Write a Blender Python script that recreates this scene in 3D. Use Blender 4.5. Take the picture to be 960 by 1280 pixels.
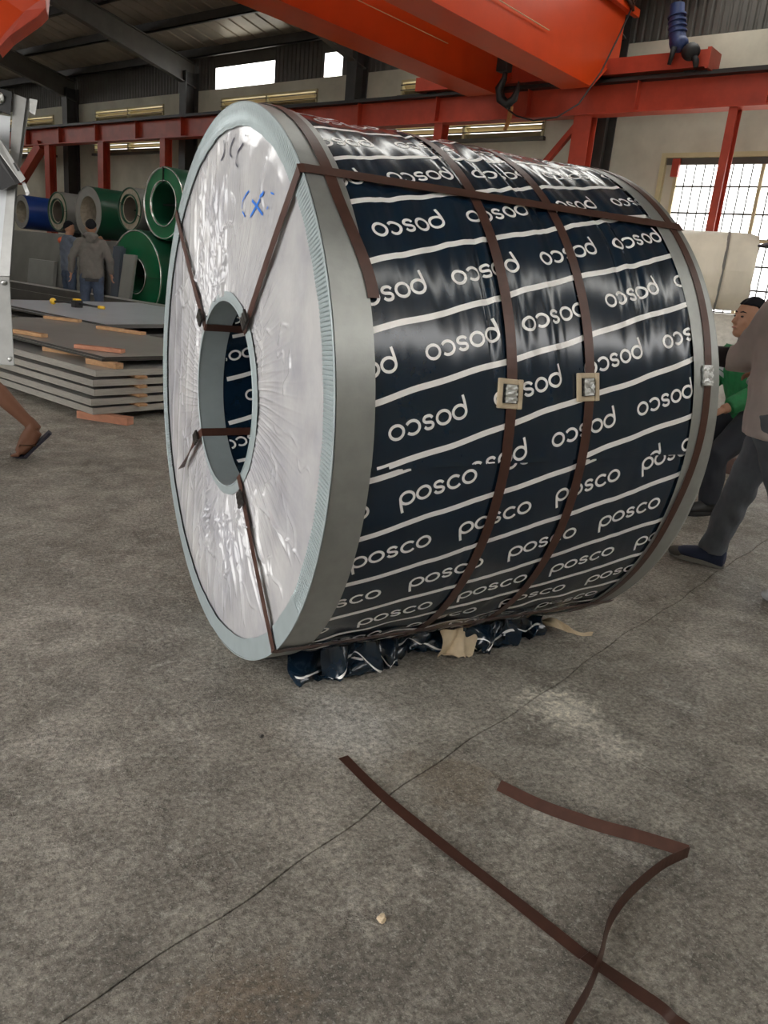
import bpy, bmesh, math, random
import numpy as np
from mathutils import Vector, Matrix
random.seed(7)
PI = math.pi
scene = bpy.context.scene
COL = scene.collection
for o in list(bpy.data.objects):
    bpy.data.objects.remove(o)

# ------------------------------------------------------------------ camera
cam_d = bpy.data.cameras.new('camera'); cam = bpy.data.objects.new('camera', cam_d); COL.objects.link(cam)
_r = Vector((0.8806884, -0.4651044, 0.0898097)); _u = Vector((0.0595057, 0.2967172, 0.9531096)); _f = Vector((0.4699436, 0.8340485, -0.2889917))
M = Matrix.Identity(4)
for i in range(3):
    M[i][0] = _r[i]; M[i][1] = _u[i]; M[i][2] = -_f[i]
M.translation = Vector((-0.79444, -2.55515, 1.31216))
cam.matrix_world = M
cam_d.sensor_fit = 'VERTICAL'; cam_d.sensor_height = 36.0; cam_d.lens = 979.345 / 1280 * 36.0
cam_d.clip_start = 0.05; cam_d.clip_end = 300
scene.camera = cam

# ------------------------------------------------------------------ world, light, exposure
world = bpy.data.worlds.new('overcast_sky'); scene.world = world; world.use_nodes = True
bg = world.node_tree.nodes['Background']
bg.inputs['Color'].default_value = (1.0, 0.985, 0.96, 1)
bg.inputs['Strength'].default_value = 1.0
scene.view_settings.view_transform = 'Standard'; scene.view_settings.look = 'None'
scene.view_settings.gamma = 1.0; scene.view_settings.use_curve_mapping = False
scene.view_settings.exposure = 2.66

# ------------------------------------------------------------------ building axes
AZ = math.radians(21.895)
U = Vector((math.cos(AZ), math.sin(AZ), 0)); V = Vector((-math.sin(AZ), math.cos(AZ), 0)); Zv = Vector((0, 0, 1))
def W(u, v, z=0.0): return U*u + V*v + Zv*z

# ------------------------------------------------------------------ materials
def mat(name, col, rough=0.6, metal=0.0, var=0.0, scale=4.0, col2=None, bump=0.0, bscale=60.0, spec=0.5, coat=0.0, detail=5.0, aniso=(1, 1, 1)):
    m = bpy.data.materials.new(name); m.use_nodes = True
    nt = m.node_tree; b = nt.nodes['Principled BSDF']
    b.inputs['Roughness'].default_value = rough; b.inputs['Metallic'].default_value = metal
    b.inputs['Specular IOR Level'].default_value = spec
    b.inputs['Coat Weight'].default_value = coat; b.inputs['Coat Roughness'].default_value = 0.12
    b.inputs['Base Color'].default_value = (*col, 1)
    if var > 0 or bump > 0:
        geo = nt.nodes.new('ShaderNodeNewGeometry')
        mp = nt.nodes.new('ShaderNodeMapping'); mp.inputs['Scale'].default_value = aniso
        nt.links.new(geo.outputs['Position'], mp.inputs['Vector'])
    if var > 0:
        n = nt.nodes.new('ShaderNodeTexNoise'); n.inputs['Scale'].default_value = scale; n.inputs['Detail'].default_value = detail
        n.inputs['Roughness'].default_value = 0.6
        nt.links.new(mp.outputs['Vector'], n.inputs['Vector'])
        r = nt.nodes.new('ShaderNodeValToRGB')
        c2 = col2 if col2 else tuple(c*(1-var) for c in col)
        r.color_ramp.elements[0].position = 0.35; r.color_ramp.elements[0].color = (*c2, 1)
        r.color_ramp.elements[1].position = 0.65; r.color_ramp.elements[1].color = (*col, 1)
        nt.links.new(n.outputs['Fac'], r.inputs['Fac']); nt.links.new(r.outputs['Color'], b.inputs['Base Color'])
    if bump > 0:
        n2 = nt.nodes.new('ShaderNodeTexNoise'); n2.inputs['Scale'].default_value = bscale; n2.inputs['Detail'].default_value = 4
        nt.links.new(mp.outputs['Vector'], n2.inputs['Vector'])
        bp = nt.nodes.new('ShaderNodeBump'); bp.inputs['Strength'].default_value = bump; bp.inputs['Distance'].default_value = 0.02
        nt.links.new(n2.outputs['Fac'], bp.inputs['Height']); nt.links.new(bp.outputs['Normal'], b.inputs['Normal'])
    return m

def concrete_floor():
    m = bpy.data.materials.new('worn_concrete'); m.use_nodes = True
    nt = m.node_tree; b = nt.nodes['Principled BSDF']; L = nt.links.new
    geo = nt.nodes.new('ShaderNodeNewGeometry')
    def noise(sc, det, rough=0.6, dist=0.0):
        n = nt.nodes.new('ShaderNodeTexNoise'); n.inputs['Scale'].default_value = sc; n.inputs['Detail'].default_value = det
        n.inputs['Roughness'].default_value = rough; n.inputs['Distortion'].default_value = dist
        L(geo.outputs['Position'], n.inputs['Vector']); return n
    def ramp(src, stops):
        r = nt.nodes.new('ShaderNodeValToRGB'); e = r.color_ramp.elements
        e[0].position, e[0].color = stops[0][0], (*stops[0][1], 1); e[1].position, e[1].color = stops[-1][0], (*stops[-1][1], 1)
        for p_, c_ in stops[1:-1]:
            q = e.new(p_); q.color = (*c_, 1)
        L(src, r.inputs['Fac']); return r
    def mix(a, c, fac=None, typ='MIX', f=0.5):
        x = nt.nodes.new('ShaderNodeMix'); x.data_type = 'RGBA'; x.blend_type = typ; x.inputs['Factor'].default_value = f
        L(a, x.inputs[6]); 
        if isinstance(c, tuple): x.inputs[7].default_value = (*c, 1)
        else: L(c, x.inputs[7])
        if fac is not None: L(fac, x.inputs['Factor'])
        return x.outputs[2]
    big = ramp(noise(0.9, 6, 0.62, 0.6).outputs['Fac'], [(0.32, (0.20, 0.180, 0.152)), (0.5, (0.30, 0.275, 0.236)), (0.68, (0.39, 0.362, 0.315))])
    mid = ramp(noise(5.0, 8, 0.7, 0.3).outputs['Fac'], [(0.38, (0.70, 0.69, 0.67)), (0.62, (1.2, 1.2, 1.19))])
    fine = ramp(noise(60, 6, 0.75).outputs['Fac'], [(0.38, (0.55, 0.55, 0.55)), (0.62, (1.4, 1.4, 1.4))])
    c = mix(big.outputs['Color'], mid.outputs['Color'], typ='MULTIPLY', f=1.0)
    # pale dried cement splashes and scuffs
    sp = ramp(noise(14, 10, 0.78, 1.0).outputs['Fac'], [(0.56, (0, 0, 0)), (0.64, (1, 1, 1))])
    c = mix(c, (0.56, 0.53, 0.47), fac=mult(nt, sp.outputs['Color'], 0.55))
    sc2 = ramp(noise(4.2, 10, 0.8, 0.4).outputs['Fac'], [(0.55, (0, 0, 0)), (0.66, (1, 1, 1))]); c = mix(c, (0.58, 0.55, 0.49), fac=mult(nt, sc2.outputs['Color'], 0.55))
    # dark oil spots
    oil = ramp(noise(2.3, 5, 0.6, 0.8).outputs['Fac'], [(0.27, (1, 1, 1)), (0.38, (0, 0, 0))])
    c = mix(c, (0.07, 0.062, 0.052), fac=mult(nt, oil.outputs['Color'], 0.6))
    # a rusty brown patch and chalky streak where the slabs meet
    def blob(pt, r0, r1, sc):
        d = nt.nodes.new('ShaderNodeVectorMath'); d.operation = 'DISTANCE'; d.inputs[1].default_value = pt
        L(geo.outputs['Position'], d.inputs[0])
        n = noise(sc, 7, 0.7, 1.0)
        a = nt.nodes.new('ShaderNodeMath'); a.operation = 'MULTIPLY_ADD'; a.inputs[1].default_value = 0.55; L(n.outputs['Fac'], a.inputs[0]); L(d.outputs['Value'], a.inputs[2])
        return ramp(a.outputs[0], [(r0+0.27, (1, 1, 1)), (r1+0.27, (0, 0, 0))])
    w = blob(W(0.52, -1.13), 0.04, 0.17, 16)
    c = mix(c, (0.78, 0.73, 0.62), fac=mult(nt, w.outputs['Color'], 0.9))
    w2 = blob(W(0.42, -1.35), 0.02, 0.12, 18)
    c = mix(c, (0.70, 0.66, 0.57), fac=mult(nt, w2.outputs['Color'], 0.6))
    w3 = blob(W(-0.08, -1.12), 0.05, 0.2, 7)
    c = mix(c, (0.20, 0.155, 0.105), fac=mult(nt, w3.outputs['Color'], 0.6))
    w4 = blob(W(-0.10, -0.72), 0.03, 0.24, 13)
    c = mix(c, (0.66, 0.64, 0.60), fac=mult(nt, w4.outputs['Color'], 0.6))
    w5 = blob(W(-0.95, -1.25), 0.03, 0.16, 8)
    c = mix(c, (0.26, 0.19, 0.12), fac=mult(nt, w5.outputs['Color'], 0.5))
    c = mix(c, fine.outputs['Color'], typ='MULTIPLY', f=1.0)
    # gritty pale and dark flecks
    fk = ramp(noise(130, 3, 0.55).outputs['Fac'], [(0.59, (0, 0, 0)), (0.64, (1, 1, 1))]); c = mix(c, (0.60, 0.57, 0.50), fac=mult(nt, fk.outputs['Color'], 0.45))
    pk = ramp(noise(95, 5, 0.65, 0.5).outputs['Fac'], [(0.36, (1, 1, 1)), (0.42, (0, 0, 0))]); c = mix(c, (0.09, 0.08, 0.068), fac=mult(nt, pk.outputs['Color'], 0.4))
    rr = ramp(noise(3, 5).outputs['Fac'], [(0.3, (0.55, 0.55, 0.55)), (0.7, (0.85, 0.85, 0.85))]); L(rr.outputs['Color'], b.inputs['Roughness'])
    # cracked, pitted relief
    vor = nt.nodes.new('ShaderNodeTexVoronoi'); vor.feature = 'DISTANCE_TO_EDGE'; vor.inputs['Scale'].default_value = 1.15
    nd = noise(3.5, 6, 0.7); ad = nt.nodes.new('ShaderNodeVectorMath'); ad.operation = 'MULTIPLY_ADD'; ad.inputs[1].default_value = (0.55, 0.55, 0.55)
    L(nd.outputs['Color'], ad.inputs[0]); L(geo.outputs['Position'], ad.inputs[2]); L(ad.outputs[0], vor.inputs['Vector'])
    cr = ramp(vor.outputs['Distance'], [(0.0, (0, 0, 0)), (0.005, (1, 1, 1))])
    crk = mix(c, cr.outputs['Color'], typ='MULTIPLY', f=0.30); L(crk, b.inputs['Base Color'])
    n3 = noise(26, 9, 0.75); n4 = noise(140, 3, 0.6)
    s1 = nt.nodes.new('ShaderNodeMath'); s1.operation = 'MULTIPLY_ADD'; s1.inputs[1].default_value = 0.35; L(n4.outputs['Fac'], s1.inputs[0]); L(n3.outputs['Fac'], s1.inputs[2])
    s2 = nt.nodes.new('ShaderNodeMath'); s2.operation = 'MULTIPLY_ADD'; s2.inputs[1].default_value = 0.25; L(cr.outputs['Color'], s2.inputs[0]); L(s1.outputs[0], s2.inputs[2])
    bp = nt.nodes.new('ShaderNodeBump'); bp.inputs['Strength'].default_value = 1.0; bp.inputs['Distance'].default_value = 0.018
    L(s2.outputs[0], bp.inputs['Height']); L(bp.outputs['Normal'], b.inputs['Normal'])
    return m
def mult(nt, sock, k):
    a = nt.nodes.new('ShaderNodeMath'); a.operation = 'MULTIPLY'; a.inputs[1].default_value = k; nt.links.new(sock, a.inputs[0]); return a.outputs[0]

MT = dict(
    floor=concrete_floor(),
    joint=mat('joint_dirt', (0.05, 0.046, 0.04), 0.95),
    yard=mat('yard_concrete', (0.62, 0.6, 0.55), 0.8, var=0.15, scale=1.0),
    plaster=mat('stained_plaster', (0.64, 0.62, 0.51), 0.85, var=0.2, scale=1.4, col2=(0.52, 0.505, 0.415), bump=0.15, bscale=12),
    clad=mat('grey_cladding', (0.105, 0.10, 0.09), 0.55, var=0.25, scale=3),
    roof=mat('roof_sheet', (0.50, 0.44, 0.36), 0.40, 0.3, var=0.4, scale=0.9),
    steel_dark=mat('dark_painted_steel', (0.055, 0.053, 0.05), 0.5, var=0.3, scale=4),
    rafter=mat('grey_painted_steel', (0.12, 0.115, 0.10), 0.5, var=0.25, scale=3),
    red=mat('oxide_red_paint', (0.50, 0.062, 0.03), 0.45, var=0.25, scale=3),
    blackrail=mat('greasy_rail', (0.02, 0.02, 0.02), 0.5),
    orange=mat('crane_orange_paint', (0.56, 0.050, 0.004), 0.35, var=0.12, scale=1.6, spec=0.5),
    blue_motor=mat('blue_motor_paint', (0.02, 0.04, 0.14), 0.5, var=0.3, scale=9),
    black=mat('black_rubber', (0.012, 0.012, 0.013), 0.6),
    cream=mat('cream_window_paint', (0.62, 0.56, 0.33), 0.55, var=0.1),
    louver=mat('yellowed_louver_slat', (0.46, 0.38, 0.22), 0.5),
    bar=mat('grey_window_bar', (0.05, 0.048, 0.042), 0.5),
    galv=mat('galvanised_steel', (0.35, 0.36, 0.345), 0.40, 0.6, var=0.12, scale=18, bump=0.03, bscale=200),
    flange=mat('pale_steel_edge_ring', (0.37, 0.43, 0.445), 0.45, 0.35, var=0.08, scale=20),
    film=None,
    navy=mat('navy_wrapping_paper', (0.0045, 0.016, 0.033), 0.19, var=0.2, scale=9, spec=0.5, coat=0.16),
    print=mat('silver_white_print', (0.86, 0.84, 0.82), 0.35, 0.1),
    strap=mat('brown_lacquered_strap', (0.080, 0.034, 0.024), 0.38, 0.2, var=0.25, scale=25),
    clip=mat('bright_clip_steel', (0.55, 0.56, 0.55), 0.3, 0.9, bump=0.2, bscale=90),
    darkclip=mat('dark_clip_steel', (0.05, 0.045, 0.04), 0.4, 0.6),
    pad=mat('tan_strap_pad', (0.52, 0.42, 0.29), 0.55, var=0.12, scale=40),
    kraft=mat('kraft_paper', (0.66, 0.53, 0.36), 0.8, var=0.2, scale=20),
    ink_blue=mat('blue_marker', (0.02, 0.16, 0.62), 0.6),
    ink_black=mat('grey_marker', (0.05, 0.05, 0.08), 0.6),
    sheet=mat('cold_rolled_sheet', (0.42, 0.41, 0.385), 0.33, 0.4, var=0.15, scale=3),
    sheet_blue=mat('bluish_sheet', (0.55, 0.58, 0.63), 0.28, 0.3, var=0.1, scale=2),
    sheet_edge=mat('pale_sheet_edge', (0.52, 0.50, 0.45), 0.45, 0.5, var=0.2, scale=12, aniso=(1, 1, 12)),
    sheet_dark=mat('oily_dark_sheet', (0.10, 0.098, 0.092), 0.3, 0.5, var=0.25, scale=3),
    timber=mat('sawn_timber', (0.52, 0.30, 0.15), 0.75, var=0.3, scale=14, aniso=(1, 1, 3)),
    timber_red=mat('reddish_timber', (0.50, 0.22, 0.13), 0.75, var=0.25, scale=14),
    green=mat('green_coated_steel', (0.004, 0.155, 0.058), 0.3, var=0.15, scale=3, coat=0.3),
    green_dk=mat('dark_green_coated_steel', (0.008, 0.07, 0.035), 0.35, var=0.2, scale=3),
    bluecoil=mat('blue_coated_steel', (0.012, 0.045, 0.22), 0.35, var=0.15, scale=3),
    greycoil=mat('grey_wrapped_coil', (0.26, 0.255, 0.24), 0.5, 0.2, var=0.15, scale=4),
    beige=mat('beige_crepe_paper', (0.42, 0.37, 0.29), 0.7, var=0.3, scale=14, bump=0.3, bscale=40),
    chrome=mat('bright_rim', (0.70, 0.70, 0.68), 0.25, 0.8),
    bore=mat('dark_bore', (0.12, 0.10, 0.08), 0.7),
    greyplate=mat('grey_bundle_plate', (0.20, 0.20, 0.185), 0.45, 0.35, var=0.2, scale=2),
    greyplate2=mat('lighter_bundle_plate', (0.27, 0.275, 0.26), 0.4, 0.35, var=0.15, scale=2),
    blueplate=mat('dark_blue_grey_plate', (0.10, 0.12, 0.155), 0.35, 0.4),
    creamfilm=mat('cream_plastic_wrap', (0.86, 0.78, 0.64), 0.35, var=0.15, scale=5, bump=0.5, bscale=9, aniso=(1, 1, 0.4)),
    foil=mat('crinkled_clear_wrap', (0.80, 0.77, 0.70), 0.25, 0.15, var=0.2, scale=16, bump=0.8, bscale=22),
    alu=mat('scuffed_aluminium', (0.33, 0.33, 0.32), 0.4, 0.5, var=0.2, scale=8),
    aluplate=mat('dull_alloy_plate', (0.20, 0.20, 0.19), 0.5, 0.4, var=0.15, scale=14),
    white=mat('white_panel_paint', (0.48, 0.50, 0.52), 0.5),
    skin=mat('skin', (0.36, 0.19, 0.12), 0.55, spec=0.35),
    skin_dk=mat('tanned_skin', (0.20, 0.088, 0.05), 0.55, spec=0.35),
    hair=mat('black_hair', (0.008, 0.008, 0.010), 0.75, spec=0.12),
    lips=mat('lips', (0.30, 0.12, 0.09), 0.5),
    eye=mat('dark_eye', (0.015, 0.012, 0.01), 0.2),
    hoodie=mat('grey_sweatshirt', (0.13, 0.122, 0.11), 0.9, var=0.15, scale=20, bump=0.2, bscale=30),
    slate=mat('slate_blue_shirt', (0.10, 0.12, 0.16), 0.85, var=0.2, scale=12, bump=0.2, bscale=30),
    mauve=mat('mauve_grey_shirt', (0.50, 0.43, 0.41), 0.85, var=0.12, scale=8, bump=0.25, bscale=14),
    jeans=mat('blue_jeans', (0.055, 0.08, 0.13), 0.85, var=0.4, scale=9, bump=0.2, bscale=40),
    greyjeans=mat('grey_jeans', (0.135, 0.15, 0.175), 0.85, var=0.3, scale=6, bump=0.35, bscale=18),
    darkpants=mat('black_trousers', (0.015, 0.018, 0.026), 0.85),
    maroon=mat('maroon_shorts', (0.07, 0.014, 0.022), 0.85),
    greenjacket=mat('green_jacket', (0.012, 0.20, 0.06), 0.7, var=0.35, scale=12, bump=0.3, bscale=25),
    charcoal=mat('charcoal_collar', (0.04, 0.05, 0.06), 0.8),
    lightblue=mat('light_blue_shirt', (0.18, 0.42, 0.75), 0.7),
    shoe_navy=mat('navy_shoe', (0.02, 0.03, 0.07), 0.7),
    sole=mat('grey_sole', (0.24, 0.23, 0.21), 0.7),
    suede=mat('grey_suede', (0.10, 0.095, 0.085), 0.85),
    flipflop=mat('dark_flip_flop', (0.018, 0.016, 0.03), 0.7),
    tan_strap=mat('tan_thong_strap', (0.12, 0.055, 0.025), 0.7),
    glove=mat('dark_glove', (0.02, 0.014, 0.016), 0.8),
    cap=mat('grey_cap', (0.17, 0.16, 0.185), 0.85),
    orange_patch=mat('orange_patch', (0.75, 0.17, 0.08), 0.7),
    yellow=mat('yellow_plastic', (0.75, 0.47, 0.03), 0.45),
    skylight=mat('translucent_roof_sheet', (0.85, 0.85, 0.8), 0.4),
    sling=mat('worn_orange_sling', (0.42, 0.19, 0.06), 0.8, var=0.3, scale=30),
    hookmetal=mat('blackened_hook', (0.03, 0.03, 0.032), 0.45, 0.5),
)
def film_mat():
    m = mat('clear_film_over_white', (0.52, 0.515, 0.52), 0.17, var=0.14, scale=3.5, col2=(0.37, 0.37, 0.40), spec=0.6, coat=0.5)
    nt = m.node_tree; b = nt.nodes['Principled BSDF']
    geo = nt.nodes.new('ShaderNodeNewGeometry'); sx = nt.nodes.new('ShaderNodeSeparateXYZ'); nt.links.new(geo.outputs['Position'], sx.inputs[0])
    mp = nt.nodes.new('ShaderNodeMapping'); mp.inputs['Scale'].default_value = (1, 1, 0.35); nt.links.new(geo.outputs['Position'], mp.inputs['Vector'])
    n = nt.nodes.new('ShaderNodeTexNoise'); n.inputs['Scale'].default_value = 22; n.inputs['Detail'].default_value = 6; n.inputs['Distortion'].default_value = 1.2
    nt.links.new(mp.outputs[0], n.inputs['Vector'])
    bp = nt.nodes.new('ShaderNodeBump'); bp.inputs['Strength'].default_value = 0.08; bp.inputs['Distance'].default_value = 0.012
    nt.links.new(n.outputs['Fac'], bp.inputs['Height']); nt.links.new(bp.outputs['Normal'], b.inputs['Normal']); nt.links.new(bp.outputs['Normal'], b.inputs['Coat Normal'])
    return m
MT['film'] = film_mat()
_m = MT['skylight']; _nt = _m.node_tree; _o = _nt.nodes['Material Output']
_tr = _nt.nodes.new('ShaderNodeBsdfTransparent'); _tl = _nt.nodes.new('ShaderNodeBsdfTranslucent'); _mx = _nt.nodes.new('ShaderNodeMixShader')
_tr.inputs['Color'].default_value = (0.95, 0.95, 0.92, 1); _tl.inputs['Color'].default_value = (0.9, 0.9, 0.86, 1); _mx.inputs[0].default_value = 0.45
_nt.links.new(_tr.outputs[0], _mx.inputs[1]); _nt.links.new(_tl.outputs[0], _mx.inputs[2]); _nt.links.new(_mx.outputs[0], _o.inputs['Surface'])

# ------------------------------------------------------------------ mesh helpers
WL = {}
class MB:
    def __init__(s): s.v = []; s.f = []
    def add(s, vs, fs):
        o = len(s.v); s.v += [tuple(x) for x in vs]; s.f += [tuple(i+o for i in f) for f in fs]; return s
    def hexa(s, c):  # 8 corners bottom 4 ccw, top 4
        return s.add(c, [(3, 2, 1, 0), (4, 5, 6, 7), (0, 1, 5, 4), (1, 2, 6, 5), (2, 3, 7, 6), (3, 0, 4, 7)])
    def box(s, c, size, ax=(Vector((1, 0, 0)), Vector((0, 1, 0)), Zv), bev=0.0):
        c = Vector(c); a, b, d = [ax[i].normalized()*size[i]/2 for i in range(3)]
        return s.hexa([c-a-b-d, c+a-b-d, c+a+b-d, c-a+b-d, c-a-b+d, c+a-b+d, c+a+b+d, c-a+b+d])
    def ubox(s, u0, u1, v0, v1, z0, z1):
        return s.hexa([W(u0, v0, z0), W(u1, v0, z0), W(u1, v1, z0), W(u0, v1, z0), W(u0, v0, z1), W(u1, v0, z1), W(u1, v1, z1), W(u0, v1, z1)])
    def bar(s, a, b, w, h, up=Zv):
        a = Vector(a); b = Vector(b); t = (b-a); L = t.length; t.normalize()
        sd = t.cross(up)
        if sd.length < 1e-4: sd = t.cross(Vector((1, 0, 0)))
        sd.normalize(); uu = sd.cross(t)
        return s.box((a+b)/2, (L, w, h), (t, sd, uu))
    def prism(s, pts, ext):
        pts = [Vector(p) for p in pts]; ext = Vector(ext); n = len(pts)
        vs = pts + [p+ext for p in pts]
        return s.add(vs, [tuple(range(n))[::-1], tuple(range(n, 2*n))] + [(i, (i+1) % n, n+(i+1) % n, n+i) for i in range(n)])
    def loft(s, path, radii, side=None, n=10, caps=True):
        path = [Vector(p) for p in path]; m = len(path)
        rings = []; prev = None
        for i in range(m):
            t = (path[min(i+1, m-1)] - path[max(i-1, 0)]).normalized()
            a = Vector(side) if side is not None else (prev if prev is not None else (Vector((0, 0, 1)) if abs(t.z) < 0.9 else Vector((1, 0, 0))))
            a = a - t*a.dot(t); a.normalize(); prev = a
            b = t.cross(a)
            r = radii[i] if isinstance(radii, (list, tuple)) else radii
            ra, rb = r if isinstance(r, (tuple, list)) else (r, r)
            rings.append([path[i] + a*ra*math.cos(2*PI*k/n) + b*rb*math.sin(2*PI*k/n) for k in range(n)])
        vs = [q for r in rings for q in r]
        fs = [(i*n+k, i*n+(k+1) % n, (i+1)*n+(k+1) % n, (i+1)*n+k) for i in range(m-1) for k in range(n)]
        if caps: fs += [tuple(range(n))[::-1], tuple((m-1)*n+k for k in range(n))]
        return s.add(vs, fs)
    def tube(s, path, r, n=8): return s.loft(path, r, n=n)
    def ball(s, c, r, ax=None, nu=14, nv=9):
        c = Vector(c); ax = ax or (Vector((1, 0, 0)), Vector((0, 1, 0)), Zv)
        r = r if isinstance(r, (tuple, list)) else (r, r, r)
        vs = []; fs = []
        for j in range(1, nv):
            ph = PI*j/nv
            for i in range(nu):
                th = 2*PI*i/nu
                vs.append(c + ax[0]*r[0]*math.sin(ph)*math.cos(th) + ax[1]*r[1]*math.sin(ph)*math.sin(th) + ax[2]*r[2]*math.cos(ph))
        top = len(vs); vs.append(c + ax[2]*r[2]); bot = len(vs); vs.append(c - ax[2]*r[2])
        for j in range(nv-2):
            for i in range(nu):
                fs.append((j*nu+i, (j+1)*nu+i, (j+1)*nu+(i+1) % nu, j*nu+(i+1) % nu))
        for i in range(nu):
            fs.append((top, i, (i+1) % nu)); fs.append((bot, (nv-2)*nu+(i+1) % nu, (nv-2)*nu+i))
        return s.add(vs, fs)
    def grid(s, fn, nu, nv, closed=False):
        vs = [fn(i/nu, j/nv) for j in range(nv+1) for i in range(nu+(0 if closed else 1))]
        k = nu if closed else nu+1
        fs = [(j*k+i, j*k+(i+1) % k, (j+1)*k+(i+1) % k, (j+1)*k+i) for j in range(nv) for i in range(nu)]
        return s.add(vs, fs)
    def build(s, name, m, parent=None, smooth=False, origin=None, label=None, kind=None, bevel=0.0, solid=0.0):
        a = np.array([tuple(x) for x in s.v], dtype=float)
        if origin is None:
            lo = a.min(0); hi = a.max(0); origin = ((lo[0]+hi[0])/2, (lo[1]+hi[1])/2, lo[2])
        origin = Vector(origin)
        me = bpy.data.meshes.new(name); me.from_pydata((a-np.array(origin)).tolist(), [], s.f); me.update()
        me.materials.append(m if not isinstance(m, str) else MT[m])
        o = bpy.data.objects.new(name, me); COL.objects.link(o)
        if bevel > 0 or solid > 0:
            bm = bmesh.new(); bm.from_mesh(me)
            if solid > 0:
                bmesh.ops.recalc_face_normals(bm, faces=bm.faces)
                bmesh.ops.solidify(bm, geom=bm.faces[:], thickness=solid)
            if bevel > 0:
                bmesh.ops.bevel(bm, geom=[e for e in bm.edges if len(e.link_faces) == 2 and e.calc_face_angle(0) > 0.6], offset=bevel, segments=2, affect='EDGES', profile=0.6)
            bm.to_mesh(me); bm.free()
        if smooth is True:
            me.polygons.foreach_set('use_smooth', [True]*len(me.polygons))
        elif smooth:
            me.polygons.foreach_set('use_smooth', [True]*len(me.polygons)); me.set_sharp_from_angle(angle=smooth)
        place(o, origin, parent)
        if label: o['label'] = label
        if kind: o['kind'] = kind
        return o
def place(o, origin, parent):
    WL[o.name] = Vector(origin)
    if parent is not None:
        o.parent = parent; o.location = Vector(origin) - WL[parent.name]
    else: o.location = origin
def thing(name, label, cat, loc, group=None):
    e = bpy.data.objects.new(name, None); COL.objects.link(e); e.empty_display_size = 0.1
    e.location = loc; WL[e.name] = Vector(loc); tag(e, label, cat, group); return e
def tag(o, label, cat, group=None):
    o['label'] = label; o['category'] = cat
    if group: o['group'] = group
    return o
def copy_to(o, origin, parent, name=None):
    c = o.copy(); COL.objects.link(c); place(c, origin, parent)
    return c
def remeshed(mb, name, m, parent, voxel=0.01, smooth_it=6, disp=0.0):
    tmp = mb.build('tmp', m)
    org = WL['tmp' if 'tmp' in WL else tmp.name]
    md = tmp.modifiers.new('r', 'REMESH'); md.mode = 'VOXEL'; md.voxel_size = voxel
    if smooth_it:
        sm = tmp.modifiers.new('s', 'SMOOTH'); sm.iterations = smooth_it; sm.factor = 0.5
    bpy.context.view_layer.update()
    dg = bpy.context.evaluated_depsgraph_get()
    me = bpy.data.meshes.new_from_object(tmp.evaluated_get(dg)); me.name = name
    loc = tmp.location.copy(); bpy.data.objects.remove(tmp)
    if disp > 0:
        n = len(me.vertices); co = np.zeros(n*3); me.vertices.foreach_get('co', co); co = co.reshape(-1, 3)
        no = np.zeros(n*3); me.vertices.foreach_get('normal', no); no = no.reshape(-1, 3)
        k = np.sin(co[:, 2]*38+np.sin(co[:, 0]*21)*2.2+np.sin(co[:, 1]*17)*2) * np.sin(co[:, 0]*13+co[:, 1]*19+1.3)
        co += no*(k*disp)[:, None]; me.vertices.foreach_set('co', co.ravel()); me.update()
    me.polygons.foreach_set('use_smooth', [True]*len(me.polygons))
    if not me.materials: me.materials.append(MT[m])
    o = bpy.data.objects.new(name, me); COL.objects.link(o); place(o, loc, parent); return o
def struct(o): o['kind'] = 'structure'; return o

# ================================================================== THE SETTING
# ---- floor: dark joint bed with concrete slabs as pieces
fl = struct(MB().ubox(-9, 13.6, -12, 33, -0.3, -0.02).build('floor', 'joint'))
us = [0.40+4.02*k for k in range(-3, 5)]; us = [-9]+[x for x in us if x > -8]+[13.6]
vs_ = [-1.04+3.95*k for k in range(-3, 9)]; vs_ = [-12.3]+vs_[1:]+[33]
rs = random.Random(3)
def edge_pts(a, b, n, inset):
    out = []
    for i in range(n): out.append(a + (b-a)*(i/n))
    return out
for i in range(len(us)-1):
    for j in range(len(vs_)-1):
        g = 0.0022
        sh = 2.05 if j % 2 == 1 else 0.0     # joints staggered from row to row
        a_, b_ = us[i]+(sh if i > 0 else 0), us[i+1]+(sh if i+1 < len(us)-1 else 0)
        if b_-a_ < 0.2: continue
        u0, u1, v0, v1 = a_+g, min(b_, 13.6)-g, vs_[j]+g, vs_[j+1]-g
        near = abs(u0) < 6 and abs(v0+1) < 6
        n = 150 if near else 2
        ring = edge_pts(Vector((u0, v0)), Vector((u1, v0)), n, 0)+edge_pts(Vector((u1, v0)), Vector((u1, v1)), n, 0)+edge_pts(Vector((u1, v1)), Vector((u0, v1)), n, 0)+edge_pts(Vector((u0, v1)), Vector((u0, v0)), n, 0)
        def wob(p):
            # joints wander a little, shared by both neighbours, plus chipped arrises
            a = 0.014*math.sin(p.x*1.7+0.4)*math.sin(p.y*0.9+1.1) + 0.007*math.sin(p.x*5.1+p.y*4.3) + 0.004*math.sin(p.x*17+p.y*13)
            c = 0.004*abs(math.sin(p.x*41+p.y*37)+0.7*math.sin(p.x*97+p.y*83+1))+0.006*rs.random()**3
            return W(p.x + a*(1 if abs(p.y-v0) > g and abs(p.y-v1) > g else 0)+ (c if p.x == u0 else -c if p.x == u1 else 0),
                     p.y + a*(1 if abs(p.x-u0) > g and abs(p.x-u1) > g else 0)+ (c if p.y == v0 else -c if p.y == v1 else 0), 0)
        top = [wob(p) for p in ring]
        MB().prism([p-Zv*0.05 for p in top], Zv*0.05).build('concrete_slab', 'floor', fl)
gr = struct(MB().ubox(13.61, 60, -40, 80, -0.32, -0.03).build('ground', 'yard'))
gr2 = struct(MB().ubox(-60, -9.01, -40, 80, -0.32, -0.03).build('ground', 'yard'))

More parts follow.
